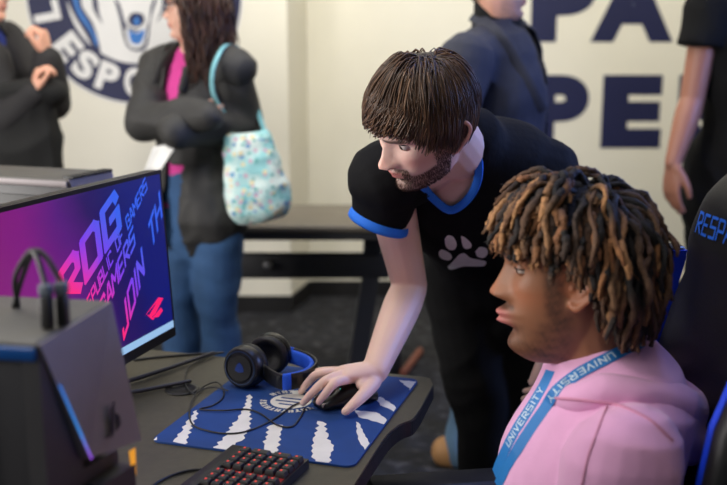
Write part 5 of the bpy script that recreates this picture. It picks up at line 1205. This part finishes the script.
# the man in a dark suit at the left edge
def suit():
    f = nrm(V(.93, -.36, 0)); R = stand_rig(-1.575, 4.0, math.atan2(f[1], f[0]), 1.80); hf = Frame(at(-14, -6, 3.98), (.95, -.28, -.05))
    root = thing('person', 'man in dark suit and blue shirt with raised fist at the left edge', 'person', V(-1.575, 4.0, 0))
    R['shR'], R['elR'], R['wrR'] = at(-14, 60, 3.84), at(8, 118, 3.72), at(32, 95, 3.70); R['elL'], R['wrL'] = at(52, 102, 3.84), at(48, 57, 3.80)
    body_(R, hf, root, m_skin2, rgb(226, 168, 142), rgb(190, 116, 106), hspec=dict(R=(V(.35, -.1, 1), V(.9, .3, 0), V(-.6, -.5, .3), 1.1), L=(V(-.12, -.1, 1), V(-1, .1, -.1), V(-.3, -1, 0), 1.35)))
    l = R['side'][0]; c0 = R['spine'][3]
    dress(R, root, .012, 1, 'shirt', mat('royal_blue_shirt', rgb(24, 42, 120), .8, noise=.1, nscale=40), sleeve=.3, seed=81, amp=.005)
    def opening(v):
        d = v-c0; a = d @ l; b = d @ R['f']; return (b > .02) & (np.abs(a) < .015+.22*np.clip(v[:, 2]-1.14, 0, .3)) & (v[:, 2] > 1.12)
    dress(R, root, .028, 1, 'jacket', mat('dark_suit_cloth', rgb(36, 34, 36), .8, noise=.2, nscale=20, bump=.2, bscale=300), hem=.80, seed=82, amp=.012, pre=opening)
    for s in 'L':
        d = nrm(R['wr'+s]-R['el'+s]); mb = MB(); mb.tube([R['wr'+s]-d*.035, R['wr'+s]-d*.002], [.036, .037], n=18, sm=1, round_=False); obj('shirt_cuff', mb, mat('pale_cuff', rgb(206, 204, 200), .8, noise=.05), root)
    d = nrm(R['wrR']-R['elR']); mb = MB(); mb.tube([R['wrR']-d*.01, R['wrR']+d*.006], [.033, .033], n=18, sm=1, round_=False); obj('watch_band', mb, mat('gold_metal', rgb(170, 132, 70), .35, .8, noise=.1), root)
    legs_(R, root, 'trousers', MATS['dark_suit_cloth'], 83)
    for s in 'LR': shoe(R, s, R['f'], mat('black_shoe', rgb(22, 22, 23), .5), root)
    ok = lambda p: (p[:, 2] > np.interp(p[:, 1], [-.11, -.05, -.01, .02, .05, .08, .1], [-.05, -.03, .03, .045, .06, .07, .075])); ro = scalp_roots(1200, ok, 16); g = np.random.default_rng(66); N = len(ro); d0 = ro-V(0, -.05, .12); d0 /= np.linalg.norm(d0, axis=1, keepdims=True)+1e-9
    P = hair_strands(hf, ro, d0, np.full(N, .03), np.full((N, 2), .008), .1*np.ones(N), S=5, stick=1); vf = strands(hf.w(P.reshape(-1, 3)).reshape(P.shape), np.tile([.002, .002, .002, .0016, .0008], (N, 1)), 3); obj('hair', merge(vf, cap_mesh(hf, ok, .006)), mat('short_grey_brown_hair', rgb(70, 58, 48), .6, noise=.3, nscale=60), root)
    return R
R = suit()
mb = MB(); q = at(34, 126, 3.74); mb.tube([at(-22, 98, 3.74), at(20, 92, 3.70), at(56, 92, 3.74)], [(.05, .05)]*3, n=16)
mb.loft([np.array([at(x, y, Y) for x, y, Y in ((-26, yy, 3.68), (2, yy, 3.655), (30, yy, 3.66), (50+dx, yy, 3.68), (62+dx, yy, 3.74), (58+dx, yy, 3.80), (30, yy, 3.83), (-26, yy, 3.82))]) for yy, dx in ((92, -8), (118, -4), (140, 2), (158, 4), (176, 4))])
me = remesh(mb, .01, 5); folds(me, .025, 11, 91); tag(mobj('draped_coat', me, mat('black_coat_cloth', rgb(22, 22, 22), .85, noise=.2, nscale=20, bump=.2)), 'black coat draped over the suited man\'s forearm', 'coat')

# the man in a blazer behind the leaning man
def blazer():
    f = nrm(V(.95, -.28, 0)); R = stand_rig(.46, 3.28, math.atan2(f[1], f[0]), 1.77, build=1.06); hf = Frame(at(499, -14, 3.22), (.985, -.12, -.06))
    root = thing('person', 'man in slate blazer and black turtleneck standing behind the leaning man', 'person', V(.46, 3.28, 0))
    R['shR'], R['elR'], R['wrR'] = at(466, 62, 3.08), at(452, 136, 3.04), at(470, 205, 3.02)
    R['knR'], R['anR'], R['knL'], R['anL'] = V(.40, 3.20, .49), V(.335, 3.14, .085), V(.50, 3.36, .49), V(.50, 3.36, .085)
    body_(R, hf, root, m_skin2, rgb(222, 166, 142), rgb(184, 112, 104), beard=(128, 110, 98), chin=1.1, jaw=1.08)
    l = R['side'][0]; c0 = R['spine'][3]; 
    def col(mb): mb.tube([R['spine'][5]-UP*.03, R['spine'][5]*.6+hf.w1(0, -.02, -.02)*.4, R['spine'][5]*.35+hf.w1(0, -.02, -.03)*.65], [.098, .080, .072], n=20)
    dress(R, root, .012, 1, 'turtleneck', mat('black_knit', rgb(16, 16, 18), .9, noise=.15, nscale=60), sleeve=.3, seed=101, amp=.004, extra=col)
    def opening(v):
        d = v-c0; a = d @ l; b = d @ R['f']; return (b > .03) & (np.abs(a) < .01+.30*np.clip(v[:, 2]-1.08, 0, .3)) & (v[:, 2] > 1.05)
    mbz = mat('slate_blazer_cloth', rgb(54, 56, 68), .85, noise=.2, nscale=30, bump=.25, bscale=400)
    dress(R, root, .036, 1, 'blazer', mbz, hem=.78, seed=102, amp=.012, pre=opening, hi=5, drop=.06)
    bt = bvh_of(*[o for o in root.children if o.name.startswith(('blazer', 'turtleneck'))])
    P_ = np.array([q for q in (hit(bt, x, y, .004) for x, y in spline(np.array([(474, 16), (490, 27), (504, 42), (517, 64), (530, 88), (541, 110)], float), 4)) if q is not None])
    for _ in range(3): P_[1:-1] = (P_[:-2]+2*P_[1:-1]+P_[2:])/4
    mb = MB(); mb.tube(P_, [(.020, .005)]*len(P_), side=V(.75, -.3, .6), n=14, sm=1); obj('lapel', mb, mbz, root)
    legs_(R, root, 'jeans', mat('faded_blue_denim', rgb(96, 128, 156), .85, noise=.4, nscale=10, bump=.3, bscale=200), 103)
    for s in 'LR': shoe(R, s, R['f'], mat('tan_shoe', rgb(178, 132, 84), .6, noise=.2), root)
    ok = lambda p: (p[:, 2] > np.interp(p[:, 1], [-.11, -.05, -.01, .02, .05, .08, .1], [-.05, -.03, .03, .045, .06, .07, .075])); cp = cap_mesh(hf, ok, .010); ro = scalp_roots(900, ok, 26); N = len(ro); d0 = ro-V(0, -.05, .12); d0 /= np.linalg.norm(d0, axis=1, keepdims=True)+1e-9
    P = hair_strands(hf, ro, d0, np.full(N, .03), np.full((N, 2), .010), .1*np.ones(N), S=5, stick=1); vf = strands(hf.w(P.reshape(-1, 3)).reshape(P.shape), np.tile([.002, .002, .002, .0016, .0008], (N, 1)), 3); obj('hair', merge(vf, cp), mat('greying_hair', rgb(104, 96, 88), .6, noise=.3, nscale=60), root)
blazer()

# the man in a black T-shirt at the right edge
def tee():
    f = nrm(V(-.40, -.92, 0)); R = stand_rig(1.365, 3.42, math.atan2(f[1], f[0]), 1.92); hf = Frame(at(760, -55, 3.38), (-.6, -.8, -.05))
    root = thing('person', 'man in black T-shirt at the right edge with his bare arm hanging', 'person', V(1.365, 3.42, 0))
    R['shR'], R['elR'], R['wrR'] = at(709, 12, 3.40), at(692, 100, 3.38), at(673, 163, 3.32)
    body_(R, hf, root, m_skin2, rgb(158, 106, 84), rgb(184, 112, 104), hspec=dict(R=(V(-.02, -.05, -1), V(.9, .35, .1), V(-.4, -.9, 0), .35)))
    dress(R, root, .030, 1, 'tee_shirt', mat('black_cotton', rgb(13, 13, 14), .9, noise=.2, nscale=20, bump=.2, spec=.2), sleeve=.40, hem=.84, seed=111, amp=.012)
    legs_(R, root, 'trousers', mat('black_trousers', rgb(13, 13, 14), .9), 113)
    for s in 'LR': shoe(R, s, R['f'], mat('black_shoe', rgb(22, 22, 23), .5), root)
    ok = lambda p: (p[:, 2] > np.interp(p[:, 1], [-.11, -.05, -.01, .02, .05, .08, .1], [-.05, -.03, .03, .045, .06, .07, .075])); obj('hair', cap_mesh(hf, ok, .012), mat('dark_short_hair', rgb(40, 32, 28), .6, noise=.4, nscale=80, bump=.8), root)
tee()
